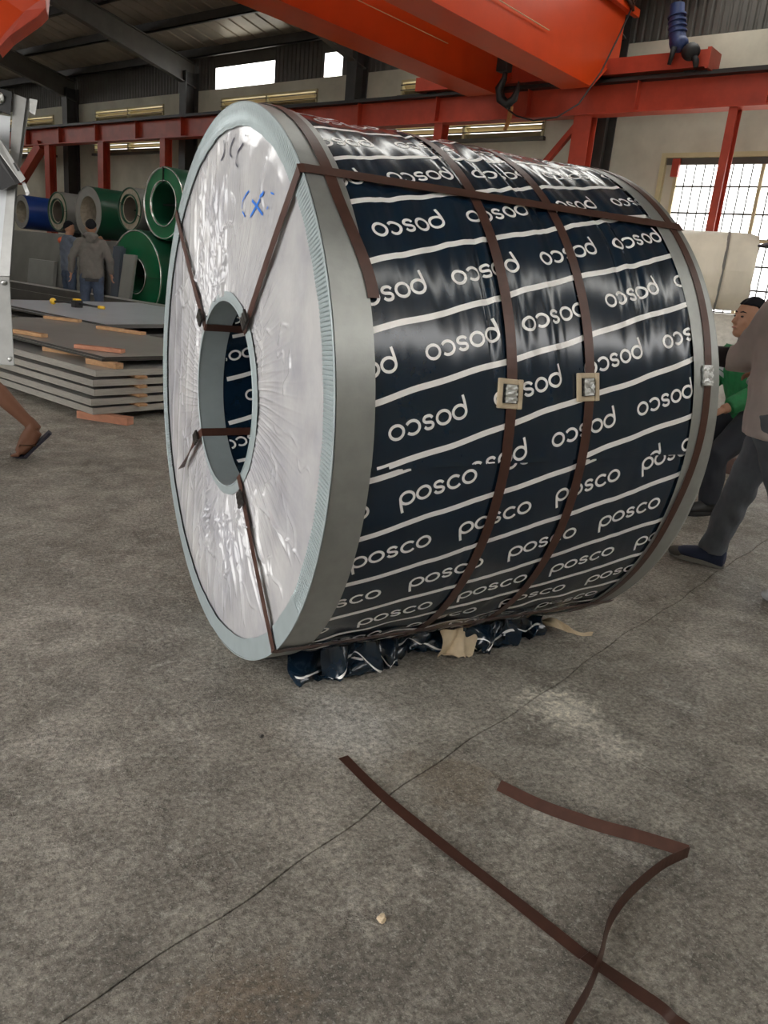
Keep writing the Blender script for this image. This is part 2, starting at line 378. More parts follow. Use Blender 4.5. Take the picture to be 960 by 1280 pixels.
# ---- back wall with gate and louvre openings
COLV = [-0.95+6.4*k for k in range(0, 6)]
holes = [(-1.0, 4.29, -1, 3.88)]
louv = []
for k in range(0, 5):
    a = COLV[k]+1.48
    if k > 0: louv.append((a, a+3.72, 5.20, 5.52))
    if k > 0: louv.append((a-0.1, a+3.82, 4.24, 4.62))
holes += louv
def wall_mesh(u0, u1, v0, v1, z0, z1, holes):
    mb = MB(); vc = sorted(set([v0, v1]+[x for h in holes for x in h[:2] if v0 < x < v1])); zc = sorted(set([z0, z1]+[x for h in holes for x in h[2:] if z0 < x < z1]))
    for i in range(len(vc)-1):
        for j in range(len(zc)-1):
            vm, zm = (vc[i]+vc[i+1])/2, (zc[j]+zc[j+1])/2
            if any(h[0] < vm < h[1] and h[2] < zm < h[3] for h in holes): continue
            mb.ubox(u0, u1, vc[i], vc[i+1], zc[j], zc[j+1])
    return mb
wb = struct(wall_mesh(13.4, 13.6, -12, 33, 0, 5.76, holes).build('wall_back', 'plaster'))
# ribbed cladding sheets above, with two light openings left out
def ribbed(length, width, nr, depth, axis_l, axis_w, nrm, org):
    mb = MB(); prof = []
    for r in range(nr):
        a = width*r/nr; s_ = width/nr
        e_ = min(0.45, 0.06/s_); prof += [(a, 0), (a+s_*(0.92-e_), 0), (a+s_*(0.95-e_*0.75), depth), (a+s_*(0.97-e_*0.25), depth)]
    prof.append((width, 0))
    vs = []
    for (w_, d_) in prof: vs += [org+axis_w*w_+nrm*d_, org+axis_w*w_+nrm*d_+axis_l*length]
    fs = [(2*i, 2*i+1, 2*i+3, 2*i+2) for i in range(len(prof)-1)]
    return mb.add(vs, fs)
first = None
for k in range(75):
    v = -12+0.6*k
    if 12.55 < v+0.3 < 13.2 or 15.0 < v+0.3 < 17.4: 
        # only the strip over the light opening stays closed
        MB().ubox(13.44, 13.46, v, v+0.6, 6.30, 6.62).build('cladding_strip', 'clad', wb)
        continue
    org = W(13.44, v, 5.74)
    if first is None: first = ribbed(0.9, 0.6, 4, 0.025, Zv, V, U, org).build('cladding_sheet', 'clad', wb, origin=org)
    else: copy_to(first, org, wb)
struct(wall_mesh(-9, 13.4, 32.8, 33, 0, 6.5, []).build('wall_left', 'plaster'))
struct(wall_mesh(-9, 13.4, -12.2, -12, 0, 6.5, []).build('wall_right', 'plaster'))
struct(wall_mesh(-5.2, -5.0, -12.2, 33, 0, 7.2, [(-1.6, 5.0, -1, 4.3)]).build('wall_front', 'plaster'))

# ---- roof
SL = 0.205
def rz(u): return 6.62+SL*(13.6-max(u, 3.0)) if u >= 3 else 6.62+SL*10.6-SL*(3.0-u)
ce = struct(MB().ubox(2.9, 3.1, -12.2, 33, rz(3)+0.02, rz(3)+0.1).build('ceiling', 'roof'))
Ls = math.hypot(10.7, 10.7*SL); dirA = (U*(-1)+Zv*SL).normalized(); dirB = (U*(-1)-Zv*SL).normalized()
fa = fb = fs_ = fs2_ = None
for k in range(45):
    v = -12.2+1.0*k
    oA = W(13.7, v, rz(13.7)-0.02); oB = W(3, v, rz(3)); 
    sky = (k in (5, 15, 20, 28))  # unseen roof strips; some inferred from coil highlights, the rest added to brighten interior
    if sky and k < 25:
        if fs2_ is None: fs2_ = ribbed(Ls, 1.0, 4, 0.03, dirA, V, Zv, oA).build('unseen_skylight_sheet', 'skylight', ce, origin=oA)
        else: copy_to(fs2_, oA, ce)
    elif fa is None: fa = ribbed(Ls, 1.0, 2, 0.02, dirA, V, Zv, oA).build('roof_sheet', 'roof', ce, origin=oA)
    else: copy_to(fa, oA, ce)
    if sky and k not in (14, 15):
        if fs_ is None: fs_ = ribbed(12.2, 1.0, 4, 0.03, dirB, V, Zv, oB).build('unseen_skylight_sheet', 'skylight', ce, origin=oB)
        else: copy_to(fs_, oB, ce)
    else:
        if fb is None: fb = ribbed(12.2, 1.0, 2, 0.02, dirB, V, Zv, oB).build('roof_sheet', 'roof', ce, origin=oB)
        else: copy_to(fb, oB, ce)
for k in range(17):
    u = 13.05-1.36*k
    if u < -8.8: break
    z = rz(u)-0.03
    MB().ubox(u-0.035, u+0.035, -12, 32.8, z-0.2, z).ubox(u-0.035, u+0.09, -12, 32.8, z-0.2, z-0.19).build('purlin', 'steel_dark', ce)
for v in COLV+[COLV[-1]+6.4, COLV[0]-6.4]:
    for (ua, ub) in ((13.35, 3.0), (3.0, -8.8)):
        mb = MB(); za, zb = rz(ua)-0.23, rz(ub)-0.23
        da = 0.62 if ua > 10 else 0.42
        for (w_, t0, t1) in ((0.02, 0, 1.0), (0.2, -0.0, 0.04), (0.2, 0.96, 1.0)):
            d0, d1 = da, 0.36
            def P(u, z, d, t, sgn): return W(u, v+sgn*w_/2, z-d*t)
            mb.hexa([P(ua, za, d0, t1, -1), P(ub, zb, d1, t1, -1), P(ub, zb, d1, t1, 1), P(ua, za, d0, t1, 1), P(ua, za, d0, t0, -1), P(ub, zb, d1, t0, -1), P(ub, zb, d1, t0, 1), P(ua, za, d0, t0, 1)])
        mb.build('rafter', 'rafter', ce)

# ---- louvre windows
wn = 1
for (v0, v1, z0, z1) in louv:
    f = MB(); fr = 0.05
    f.ubox(13.36, 13.58, v0, v1, z1-fr, z1).ubox(13.36, 13.58, v0, v0+fr, z0, z1).ubox(13.36, 13.58, v1-fr, v1, z0, z1).ubox(13.36, 13.58, (v0+v1)/2-0.03, (v0+v1)/2+0.03, z0, z1)
    w = struct(f.build('window_%d' % wn, 'cream')); wn += 1
    MB().ubox(13.3, 13.58, v0-0.05, v1+0.05, z0-0.07, z0).build('window_sill', 'rafter', w)
    for q in (1, 2): MB().ubox(13.35, 13.37, v0, v1, z0+(z1-z0)*q/3-0.012, z0+(z1-z0)*q/3+0.012).build('louver_rail', 'rafter', w)
    nsl = 3
    for q in range(nsl):
        zz = z0+(z1-z0)*(q+0.5)/nsl
        for (a, b) in ((v0+fr, (v0+v1)/2-0.03), ((v0+v1)/2+0.03, v1-fr)):
            c = W(13.47, (a+b)/2, zz)
            MB().box(c, (0.14, b-a, 0.012), (U*0.75-Zv*0.66, V, U*0.66+Zv*0.75)).build('slat', 'louver', w)
# ---- barred gate (large bright opening)
g = MB()
g.ubox(13.36, 13.6, 4.20, 4.29, 0, 3.88).ubox(13.36, 13.6, -1.0, 4.20, 3.80, 3.88)
gw = struct(g.build('window_%d' % wn, 'cream'))
MB().ubox(13.42, 13.5, -1.0, 4.20, 3.69, 3.80).build('head_rail', 'rafter', gw)
MB().ubox(13.45, 13.50, 4.03, 4.20, 2.45, 3.69).build('side_panel', 'plaster', gw)
for v in (4.0, 2.50, 0.95, -0.95): MB().ubox(13.44, 13.50, v-0.03, v+0.03, 0, 3.69).build('mullion', 'cream', gw)
for z in (2.44, 0.06): MB().ubox(13.445, 13.495, -1.0, 2.5, z-0.025, z+0.025).build('leaf_rail', 'cream', gw)
vb = None
for k in range(30):
    v = 3.83-0.165*k
    if any(abs(v-x) < 0.07 for x in (4.0, 2.5, 0.95, -0.95)): continue
    org = W(13.47, v, 0.03)
    if vb is None: vb = MB().tube([org, org+Zv*3.66], 0.013, 6).build('bar', 'bar', gw, origin=org)
    else: copy_to(vb, org, gw)
for z in (3.33, 2.88, 2.46, 2.02, 1.62, 1.2, 0.8, 0.4):
    MB().bar(W(13.48, -1.0, z), W(13.48, 4.0, z), 0.02, 0.032).build('cross_bar', 'bar', gw)
MB().ubox(13.34, 13.42, 3.93, 4.06, 3.48, 3.78).build('roller_bracket', 'red', gw)

# ---- steel columns
for n, v in enumerate(COLV):
    mb = MB()
    mb.ubox(12.97, 13.0, v-0.15, v+0.15, 0, 6.2).ubox(13.36, 13.395, v-0.15, v+0.15, 0, 6.2).ubox(13.0, 13.36, v-0.012, v+0.012, 0, 6.2)
    o = mb.build('column_shaft', 'steel_dark')
    lab = ['dark steel wall column nearest the right picture edge, beyond the gate', 'dark steel wall column beside the barred gate and its red post', 'dark steel wall column rising behind the orange crane girder', 'dark steel wall column above the white ring of the big coil', 'dark steel wall column behind the blue coil, far left', 'furthest dark steel wall column at the far left'][n]
    o.name = 'steel_column'; tag(o, lab, 'column', 'wall columns')

# ---- crane runway
rw = thing('crane_runway', 'red steel crane runway beam running along the back wall', 'beam', W(12.3, 10, 0))
MB().ubox(12.29, 12.31, -8, 32.5, 4.36, 4.82).build('web', 'red', rw)
MB().ubox(12.14, 12.46, -8, 32.5, 4.33, 4.36).build('flange', 'red', rw)
MB().ubox(12.12, 12.48, -8, 32.5, 4.82, 4.86).build('flange', 'blackrail', rw)
MB().ubox(12.26, 12.34, -8, 32.5, 4.86, 4.92).build('rail', 'blackrail', rw)
st = None
for k in range(-5, 14):
    v = 4.42+2.13*k+0.0
    if v < -8 or v > 32: continue
    org = W(12.22, v, 4.36)
    if st is None: st = MB().ubox(12.16, 12.29, v-0.01, v+0.01, 4.36, 4.82).build('stiffener', 'red', rw, origin=org)
    else: copy_to(st, org, rw)
for v, w_ in ((24.4, 0.3), (21.2, 0.3), (18.05, 0.24), (14.8, 0.24), (11.8, 0.28), (8.58, 0.2), (5.37, 0.34), (2.76, 0.13), (27.6, 0.3), (-1.0, 0.3)):
    mb = MB()
    mb.ubox(12.18, 12.2, v-w_/2, v+w_/2, 0, 4.33).ubox(12.40, 12.42, v-w_/2, v+w_/2, 0, 4.33).ubox(12.2, 12.40, v-0.012, v+0.012, 0, 4.33)
    mb.build('post', 'red', rw)
    MB().ubox(12.1, 12.5, v-w_/2-0.05, v+w_/2+0.05, 0, 0.02).build('base_plate', 'red', rw)
MB().bar(W(12.3, 5.52, 4.2), W(12.3, 6.5, 3.1), 0.1, 0.1).build('brace', 'red', rw)
MB().bar(W(12.3, 24.9, 4.36), W(12.3, 26.5, 3.25), 0.26, 0.30).build('brace', 'red', rw)

# ================================================================== OVERHEAD CRANE
cr = thing('overhead_crane', 'orange overhead travelling crane spanning above the coil', 'crane', W(9, 6.2, 4.65))
def girder(v0, v1):
    mb = MB(); zb, zt = 4.65, 5.98
    side = [(-4.9, zb), (11.6, zb), (12.05, 5.02), (12.5, 5.10), (12.5, zt), (-4.9, zt)]
    a = [W(u, v0+0.02, z) for u, z in side]; mb.prism(a, V*(v1-v0-0.04))
    # soffit flange and top flange stand proud of the webs
    mb.ubox(-4.9, 11.6, v0-0.02, v1+0.02, zb-0.016, zb)
    mb.prism([W(11.6, v0-0.02, zb-0.016), W(12.05, v0-0.02, 5.004), W(12.05, v0-0.02, 5.02), W(11.6, v0-0.02, zb)], V*(v1-v0+0.04))
    mb.ubox(-4.9, 12.6, v0-0.06, v1+0.06, zt, zt+0.02)
    return mb.build('girder', 'orange', cr)
g2 = girder(4.99, 5.52); g1 = girder(6.89, 7.49)
for gg, v in ((g2, 4.985), (g1, 6.885)):
    MB().ubox(-6, 10.0, v-0.02, v, 5.06, 5.065).build('weld_seam', 'cream', gg)
ec = MB().ubox(12.1, 12.5, 3.28, 9.2, 4.93, 5.18).ubox(12.06, 12.54, 3.24, 3.30, 4.90, 5.2).build('end_carriage', 'red', cr)
for v in (3.6, 8.9):
    MB().loft([W(12.24, v, 5.0), W(12.36, v, 5.0)], 0.13, side=Zv, n=20).build('wheel', 'black', cr)
mo = MB()
mo.loft([W(12.0, 3.78, 5.30), W(12.0, 3.80, 5.36), W(12.0, 3.86, 5.58), W(12.0, 3.9, 5.84)], [0.14, 0.13, 0.12, 0.11], n=14)
for q in range(4): mo.loft([W(12.0, 3.81+0.02*q, 5.42+q*0.08), W(12.0, 3.815+0.02*q, 5.44+q*0.08)], 0.145, n=14)
mo.ball(W(12.0, 3.76, 5.27), (0.15, 0.15, 0.13))
mo.build('motor', 'blue_motor', cr, smooth=0.7)
MB().ball(W(11.95, 3.52, 5.12), (0.14, 0.15, 0.13)).loft([W(11.95, 3.52, 5.12), W(11.92, 3.40, 4.98), W(11.92, 3.38, 4.88)], [0.06, 0.05, 0.04]).loft([W(11.9, 3.78, 5.2), W(11.9, 3.82, 4.95)], [0.05, 0.03]).build('gearbox', 'black', cr, smooth=True)
MB().bar(W(10.2, 4.92, 6.02), W(12.75, 4.92, 6.02), 0.09, 0.12).build('walkway_edge', 'orange', cr)
hk = thing('crane_hook', 'black crane hook hanging between the two orange girders', 'hook', W(11.05, 6.3, 4.3))
MB().ubox(10.82, 11.0, 6.2, 6.42, 4.80, 5.10).build('hook_block', 'hookmetal', hk, bevel=0.02)
MB().tube([W(10.9, 6.3, 5.1), W(10.9, 6.3, 6.0)], 0.012, 6).tube([W(10.95, 6.36, 5.1), W(10.95, 6.36, 6.0)], 0.012, 6).build('hoist_rope', 'black', hk)
hp = [W(10.95, 6.3, 4.84), W(10.98, 6.33, 4.72), W(11.0, 6.42, 4.58), W(11.05, 6.40, 4.42), W(11.1, 6.28, 4.34), W(11.1, 6.16, 4.42), W(11.08, 6.10, 4.55), W(11.06, 6.08, 4.68)]
MB().loft(hp, [0.04, 0.05, 0.075, 0.085, 0.085, 0.07, 0.045, 0.01], n=10).build('hook', 'hookmetal', hk, smooth=True)
MB().loft([W(11.1, 6.22, 4.40), W(11.1, 6.22, 4.25)], 0.03).build('shackle', 'hookmetal', hk, smooth=True)
MB().loft([W(11.1, 6.20, 4.30), W(11.12, 6.22, 4.1), W(11.1, 6.27, 3.92)], [(0.02, 0.05), (0.02, 0.05), (0.02, 0.04)], side=U, n=8).build('sling', 'sling', hk, smooth=0.6)
cb = [W(12.41, 4.86, 6.05), W(12.08, 4.86, 5.52), W(11.63, 4.86, 4.86), W(11.1, 4.9, 4.27), W(10.8, 5.1, 4.02), W(10.75, 5.5, 3.98), W(11.0, 6.0, 4.12), W(11.1, 6.25, 4.25)]
o = MB().tube(cb, 0.014, 6).build('power_cable', 'black', smooth=True); tag(o, 'thin dark cable sagging from the crane girder end to the hook', 'cable')
o = MB().tube([W(12.2, 4.80, 6.02), W(12.0, 4.86, 6.12), W(12.35, 4.83, 6.0), W(12.5, 4.86, 6.2), W(12.2, 4.83, 6.25), W(12.45, 4.86, 5.98)], 0.03, 6).build('cable_bundle', 'strap', smooth=True); tag(o, 'tangled brown cable bundle on top of the crane girder end', 'cable')
# orange lifting beam at the top left corner
lb = thing('lifting_beam', 'orange lifting beam hanging at the top left corner', 'lifting beam', (-0.2, 6.15, 2.9))
pts = [(-0.7, 6.4, 3.62), (0.14, 6.08, 3.62), (0.095, 6.033, 3.323), (0.041, 6.043, 3.263), (-0.06, 6.092, 3.239), (-0.209, 6.114, 3.061), (-0.304, 6.127, 2.943), (-0.7, 6.3, 2.86)]
MB().prism(pts, (0.06, 0.30, 0)).build('beam_body', 'orange', lb, bevel=0.01)
MB().prism([(0.04, 6.04, 3.24), (0.10, 6.02, 3.31), (0.10, 6.02, 3.40), (-0.06, 6.08, 3.27), (-0.22, 6.1, 3.08), (-0.31, 6.11, 2.95), (-0.30, 6.11, 2.92), (-0.2, 6.1, 3.04)], (0.06, 0.36, 0)).build('edge_flange', 'red', lb)
for x in (-0.5, -0.1): MB().tube([(x, 6.4, 3.6), (x, 6.4, 7.3)], 0.02, 6).build('chain', 'black', lb)

# ================================================================== THE BIG WRAPPED COIL
R0 = 0.88; CW = 1.3257; ZC = 0.88
coil = thing('steel_coil', 'large steel coil wrapped in navy printed paper with a white film-covered end', 'coil', (CW/2, 0, 0))
def cyl(x, s, r):
    th = s/R0
    return (x, -r*math.cos(th), ZC+r*math.sin(th))
_ph = [random.uniform(0, 6.28) for _ in range(30)]
def sst(a, b, x):
    t = min(1, max(0, (x-a)/(b-a))); return t*t*(3-2*t)
def ripple(x, s):
    # tension creases running round the coil, strongest on the upper shoulder
    w = 0.30 + 0.95*sst(0.05, 0.40, s) 
    w *= 0.45 + 0.65*sst(0.1, 0.45, x)
    wob = 0.012*math.sin(s*5.1+_ph[0]) + 0.008*math.sin(s*11.3+_ph[1]+x*3)
    y = x+wob+0.020*math.sin(x*8.7+1.0)+0.011*math.sin(x*23+2.0)
    a = math.sin(y*62+_ph[2]) + 0.75*math.sin(y*97+_ph[3]+0.6*math.sin(s*3.7)) + 0.40*math.sin(y*148+_ph[4]+0.8*math.sin(s*6)) + 0.12*math.sin(y*231+_ph[8]+math.sin(s*5)) 
    b = 0.8*math.sin(y*27+_ph[5]+1.2*math.sin(s*2.3))
    m = 0.65+0.35*math.sin(s*8.3+x*9+_ph[6])
    soft = 0.0022*math.sin(s*7+x*4+_ph[7])*math.sin(x*7+s*3)
    return 0.0022*w*(a*m+b) + soft*0.35
RW = 0.8755
SEAM = lambda x: -0.040+0.014*x
def lowrip(x, s):
    base = ripple(x, s)*0.9
    c = sst(-0.45, -0.85, s)
    return base + c*(0.004*math.sin(s*46+5*math.sin(x*6))+0.003*math.sin(x*33+s*20))
# lower sheet: from just above the seam down under the coil and up the far side
def low_pt(a, b):
    x = 0.03+(CW-0.06)*a; s = 0.02 + (-2.75-0.02)*b
    return cyl(x, s, RW+lowrip(x, s)-0.0015)
wl = MB().grid(low_pt, 170, 230).build('paper_wrapper', 'navy', coil, smooth=True, label='navy paper printed with upright white words on the lower half')
def up_pt(a, b):
    x = 0.03+(CW-0.06)*a; s0 = SEAM(x); s = s0 + (2.9-s0)*b
    lip = 0.0035*math.exp(-(s-s0)*60)*(0.6+0.4*math.sin(x*23))
    return cyl(x, s, RW+ripple(x, s)+0.0015+lip)
wu = MB().grid(up_pt, 260, 250).build('paper_wrapper', 'navy', coil, smooth=True, label='navy paper printed with upside-down white words on the upper half')
# ---- printed stripes and lettering, laid on the paper relief
PHI = math.atan(0.281); CP, SP = math.cos(PHI), math.sin(PHI)
def arc(cx, cy, rx, ry, a0, a1, n): return [(cx+rx*math.cos(math.radians(a0+(a1-a0)*i/n)), cy+ry*math.sin(math.radians(a0+(a1-a0)*i/n))) for i in range(n+1)]
def catmull(p, k=4):
    out = []
    for i in range(len(p)-1):
        p0, p1, p2, p3 = p[max(i-1, 0)], p[i], p[i+1], p[min(i+2, len(p)-1)]
        for j in range(k):
            t = j/k
            out.append(tuple(0.5*((2*p1[q])+(-p0[q]+p2[q])*t+(2*p0[q]-5*p1[q]+4*p2[q]-p3[q])*t*t+(-p0[q]+3*p1[q]-3*p2[q]+p3[q])*t**3) for q in (0, 1)))
    out.append(p[-1]); return out
def word():
    h = 0.0215; w = 0.0245; st = []
    # p
    st.append(arc(w, 0, w-0.0042, h-0.0042, 0, 360, 20))
    st.append([(0.0045, 0.004), (0.0042, -0.01), (0.0046, -0.024), (0.0062, -0.041)])
    st.append(arc(0.050+w, 0, w-0.0042, h-0.0042, 0, 360, 20))
    x0 = 0.1005; sw = 0.042
    sp = [(0.90, 0.77), (0.74, 0.93), (0.50, 0.985), (0.24, 0.93), (0.12, 0.74), (0.24, 0.57), (0.50, 0.50), (0.76, 0.43), (0.89, 0.27), (0.76, 0.07), (0.50, 0.015), (0.24, 0.07), (0.09, 0.24)]
    st.append(catmull([(x0+0.0042+q[0]*(sw-0.0084), (q[1]-0.5)*2*(h-0.0042)) for q in sp]))
    st.append(arc(0.1445+w, 0, w-0.0042, h-0.0042, 38, 322, 16))
    st.append(arc(0.192+w, 0, w-0.0042, h-0.0042, 0, 360, 20))
    return st
WORD = word(); WLEN = 0.241
def ribbon(mb, pts, hw, mp, ok):
    n = len(pts); L = []
    for i in range(n):
        a = pts[max(i-1, 0)]; b = pts[min(i+1, n-1)]
        if i in (0, n-1) and abs(pts[0][0]-pts[-1][0])+abs(pts[0][1]-pts[-1][1]) < 1e-6: a, b = pts[-2], pts[1]
        tx, ty = b[0]-a[0], b[1]-a[1]; l = math.hypot(tx, ty) or 1
        nx, ny = -ty/l*hw, tx/l*hw
        L.append(((pts[i][0]-nx, pts[i][1]-ny), pts[i], (pts[i][0]+nx, pts[i][1]+ny)))
    for i in range(n-1):
        for j in (0, 1):
            q = [mp(*L[i][j]), mp(*L[i+1][j]), mp(*L[i+1][j+1]), mp(*L[i][j+1])]
            if all(ok(*z) for z in q): mb.add([place3(mb, z) for z in q], [(0, 1, 2, 3)])
def place3(mb, z): return mb.fn(*z)
def make_print(name, parent, fn, rows, stripes, flip, ok, x_lo, x_hi, hw=0.0040, period=0.3145, sw=0.0080):
    mb = MB(); mb.fn = fn
    for (sc, start) in rows:         # sc = s of the row centre at x=.65
        k0 = math.floor((x_lo-0.3-start)/period)
        x = start+k0*period
        while x < x_hi+0.1:
            xc = x+WLEN*CP/2
            s0 = sc+0.281*(xc-0.65)
            def mp(a, b, xc=xc, s0=s0):
                a -= WLEN/2
                if flip: a, b = -a, -b
                return (xc+a*CP-b*SP, s0+a*SP+b*CP)
            for stq in WORD: ribbon(mb, stq, hw, mp, ok)
            x += period
    for sc in stripes:
        n = 110
        pts = [(x_lo+(x_hi-x_lo)*i/n, 0) for i in range(n+1)]
        w = 0.0
        L = [(x, sc+0.281*(x-0.65)+0.003*math.sin(x*9+sc*17)+0.0016*math.sin(x*31+sc*5)) for x, _ in pts]
        ribbon(mb, L, sw, lambda a, b: (a, b), ok)
    return mb.build(name, 'print', parent, smooth=True)
EPS = 0.0009
xl, xh = 0.04, CW-0.05
ups = [-0.060, 0.113, 0.286, 0.461, 0.636, 0.811, 0.984, 1.157, 1.33, 1.50]
uprows = []
for i in range(len(ups)-1):
    k = 7-i                          # T7 is the lowest row
    sc = (ups[i]+ups[i+1])/2 - 0.006
    uprows.append((sc, 0.247-0.1045*(k-2)))
uprows.insert(0, (-0.060-0.092, 0.247-0.1045*6))
make_print('lettering', wu, lambda x, s: cyl(x, s, RW+ripple(x, s)+0.0015+0.0035*math.exp(-max(0, s-SEAM(x))*60)*(0.6+0.4*math.sin(x*23))+EPS), uprows, ups, True, lambda x, s: s > SEAM(x)+0.001 and xl < x < xh, xl, xh)
los = [0.085, -0.083, -0.25, -0.417, -0.573, -0.722, -0.88, -1.04]
lorows = [((los[i]+los[i+1])/2, 0.199-0.1*i) for i in range(len(los)-1)]
make_print('lettering', wl, lambda x, s: cyl(x, s, RW+lowrip(x, s)-0.0015+EPS), lorows, los, False, lambda x, s: s < SEAM(x)+0.004 and xl < x < xh, xl, xh)

# ---- metal edge protection rings (cylindrical bands) on both ends
def band(x0, x1, s0, s1, r, name='edge_band', label=None, n=200):
    def fn(a, b):
        s = s0+(s1-s0)*b
        return cyl(x0+(x1-x0)*a, s, r)
    return MB().grid(fn, 3, n).build(name, 'galv', coil, smooth=0.6, label=label, solid=0.0012)
RB = 0.8822
b1 = band(-0.004, 0.1004, -0.030, 2.78, RB+0.0012, label='upper galvanised edge band on the near end')
b2 = band(-0.004, 0.1004, -2.80, 0.02, RB-0.0004, label='lower galvanised edge band on the near end')
b3 = band(CW-0.111, CW+0.002, -0.105, 2.75, RB+0.0012, label='upper galvanised edge band on the far end')
b4 = band(CW-0.111, CW+0.002, -2.80, -0.06, RB-0.0004, label='lower galvanised edge band on the far end')
# pale ribbed flange on the near face
def ringpt(r, th, x): return (x, r*math.cos(th), ZC+r*math.sin(th))    # th from +Y upwards
NR = 460
def flange(th0, th1, rib, r_in, r_out, x, label=None, segs=2760):
    n = int(segs*(th1-th0)/(2*PI)); mb = MB()
    def fn(a, b):
        th = th0+(th1-th0)*b; r = r_out+(r_in-r_out)*a
        ph = (th+0.18*(r_out-r))*NR/(2*PI)
        tri = abs((ph % 1.0)-0.5)*2
        groove = max(0, (tri-0.72)/0.28)
        dx = rib*groove*min(1, a*5)
        lift = -0.0012*a*a*math.sin(th*NR*0.5)**2*(1 if rib > 0 else 0)
        return ringpt(r+ (0.0015*math.sin(th*19)+0.001*math.sin(th*47))*a, th, x+dx+lift)
    return mb.grid(fn, 6, n).build('edge_flange', 'flange', coil, smooth=False, label=label)
RI = 0.818
fg1 = flange(-0.62, PI+0.60, 0.0045, RI, RB, -0.0095, label='pale ribbed steel flange round the film')
fg2 = flange(PI+0.57, 2*PI-0.55, 0.0, RI-0.004, RB, -0.0100, label='smooth pale lower flange')
bead = [ringpt(RB+0.0005, 2*PI*i/240, -0.008) for i in range(241)]
MB().loft(bead, 0.0026, side=(1, 0, 0), n=6, caps=False).build('rolled_edge', 'flange', coil, smooth=True)
bead = [ringpt(RB-0.001, 2*PI*i/240, CW) for i in range(241)]
MB().loft(bead, 0.003, side=(1, 0, 0), n=6, caps=False).build('rolled_edge', 'galv', coil, smooth=True)
# far end face
MB().grid(lambda a, b: ringpt(0.31+(RB-0.31)*a, 2*PI*b, CW+0.001), 2, 120).build('far_face', 'galv', coil)

# ---- white film over the near face, pleated towards the bore
rngf = np.random.RandomState(5)
PL = [(int(rngf.randint(24, 120)), rngf.uniform(0, 6.28), rngf.uniform(-7, 7), rngf.uniform(0.4, 1.0)) for _ in range(9)]
# single sharp creases in the film: (y0, z0, y1, z1, width, height)
CR = []
for _ in range(46):      # hanging bundle above the bore, on the left half
    y0 = rngf.uniform(0.02, 0.48); z0 = rngf.uniform(0.35, 0.74); L_ = rngf.uniform(0.12, 0.42)
    CR.append((y0, z0, y0*(1-0.45*L_)+rngf.normal(0, 0.02), z0-L_, rngf.uniform(0.0035, 0.007), rngf.uniform(0.003, 0.008)))
for _ in range(60):      # fan below the bore
    th = math.radians(rngf.uniform(-150, -62)); r0 = rngf.uniform(0.34, 0.48); r1 = r0+rngf.uniform(0.10, 0.38)
    t2 = th+rngf.normal(0, 0.10)
    CR.append((r0*math.cos(th), r0*math.sin(th), r1*math.cos(t2), r1*math.sin(t2), rngf.uniform(0.003, 0.0065), rngf.uniform(0.003, 0.008)))
for _ in range(46):      # short creases all round
    th = rngf.uniform(0, 6.28); r0 = rngf.uniform(0.36, 0.66); a_ = th+rngf.normal(0, 0.8); L_ = rngf.uniform(0.05, 0.2)
    y0, z0 = r0*math.cos(th), r0*math.sin(th)
    CR.append((y0, z0, y0+L_*math.cos(a_), z0+L_*math.sin(a_), rngf.uniform(0.004, 0.008), rngf.uniform(0.002, 0.005)))
def film_h(th, r):
    th = np.asarray(th, dtype=float); r = np.asarray(r, dtype=float)
    t = np.clip((r-0.335)/(0.82-0.335), 0, 1); inner = (1-t)**2
    h = 0.0
    for (n, p0, tw, am) in PL:
        h = h + am*(1-np.abs(np.sin(n*th*0.5+p0+tw*r+0.9*np.sin(r*9+p0))))**3
    h = h/4.0
    y = r*np.cos(th); z = r*np.sin(th)
    soft = 0.5*np.sin(y*15+2*np.sin(z*7))*np.sin(z*11+y*5) + 0.35*np.sin(y*31+1.5*np.sin(z*9))*np.sin(z*23+y*7)
    lw = 0.5+0.5*np.tanh((y+0.02)*8)
    c1 = (1-np.abs(np.sin(y*30+0.9*np.sin(z*3.3+y*2)+1.2*z)))**4
    out = 0.0085*h*(0.03+1.1*inner) + 0.0042*soft + 0.004*lw*c1*(0.4+0.6*np.sin(z*5+y*3)**2)
    for (y0, z0, y1, z1, w, hh) in CR:
        dy, dz = y1-y0, z1-z0; L2 = dy*dy+dz*dz
        k = ((y-y0)*dy+(z-z0)*dz)/L2; kc = np.clip(k, 0, 1)
        bend = 0.012*np.sin(kc*7+y0*40)
        d = ((y-y0)*dz-(z-z0)*dy)/math.sqrt(L2)+bend
        out = out + hh*np.exp(-(d/w)**2)*np.clip(np.minimum(k, 1-k)*5+0.25, 0, 1)*(k > -0.05)*(k < 1.05)
    edge = np.clip((0.825-r)/0.05, 0, 1)
    return edge*out
NA, NB = 150, 1500
rr_ = np.linspace(0.318, 0.828, NA+1); tt_ = np.linspace(0, 2*PI, NB+1)[:-1]
TT, RR = np.meshgrid(tt_, rr_); HH = film_h(TT, RR)
fm = MB(); fm.v = list(zip((-0.002-HH).ravel().tolist(), (RR*np.cos(TT)).ravel().tolist(), (ZC+RR*np.sin(TT)).ravel().tolist()))
fm.f = [(i*NB+k, (i+1)*NB+k, (i+1)*NB+(k+1) % NB, i*NB+(k+1) % NB) for i in range(NA) for k in range(NB)]
fm.build('end_film', 'film', coil, smooth=True, label='wrinkled clear film over the white end face')
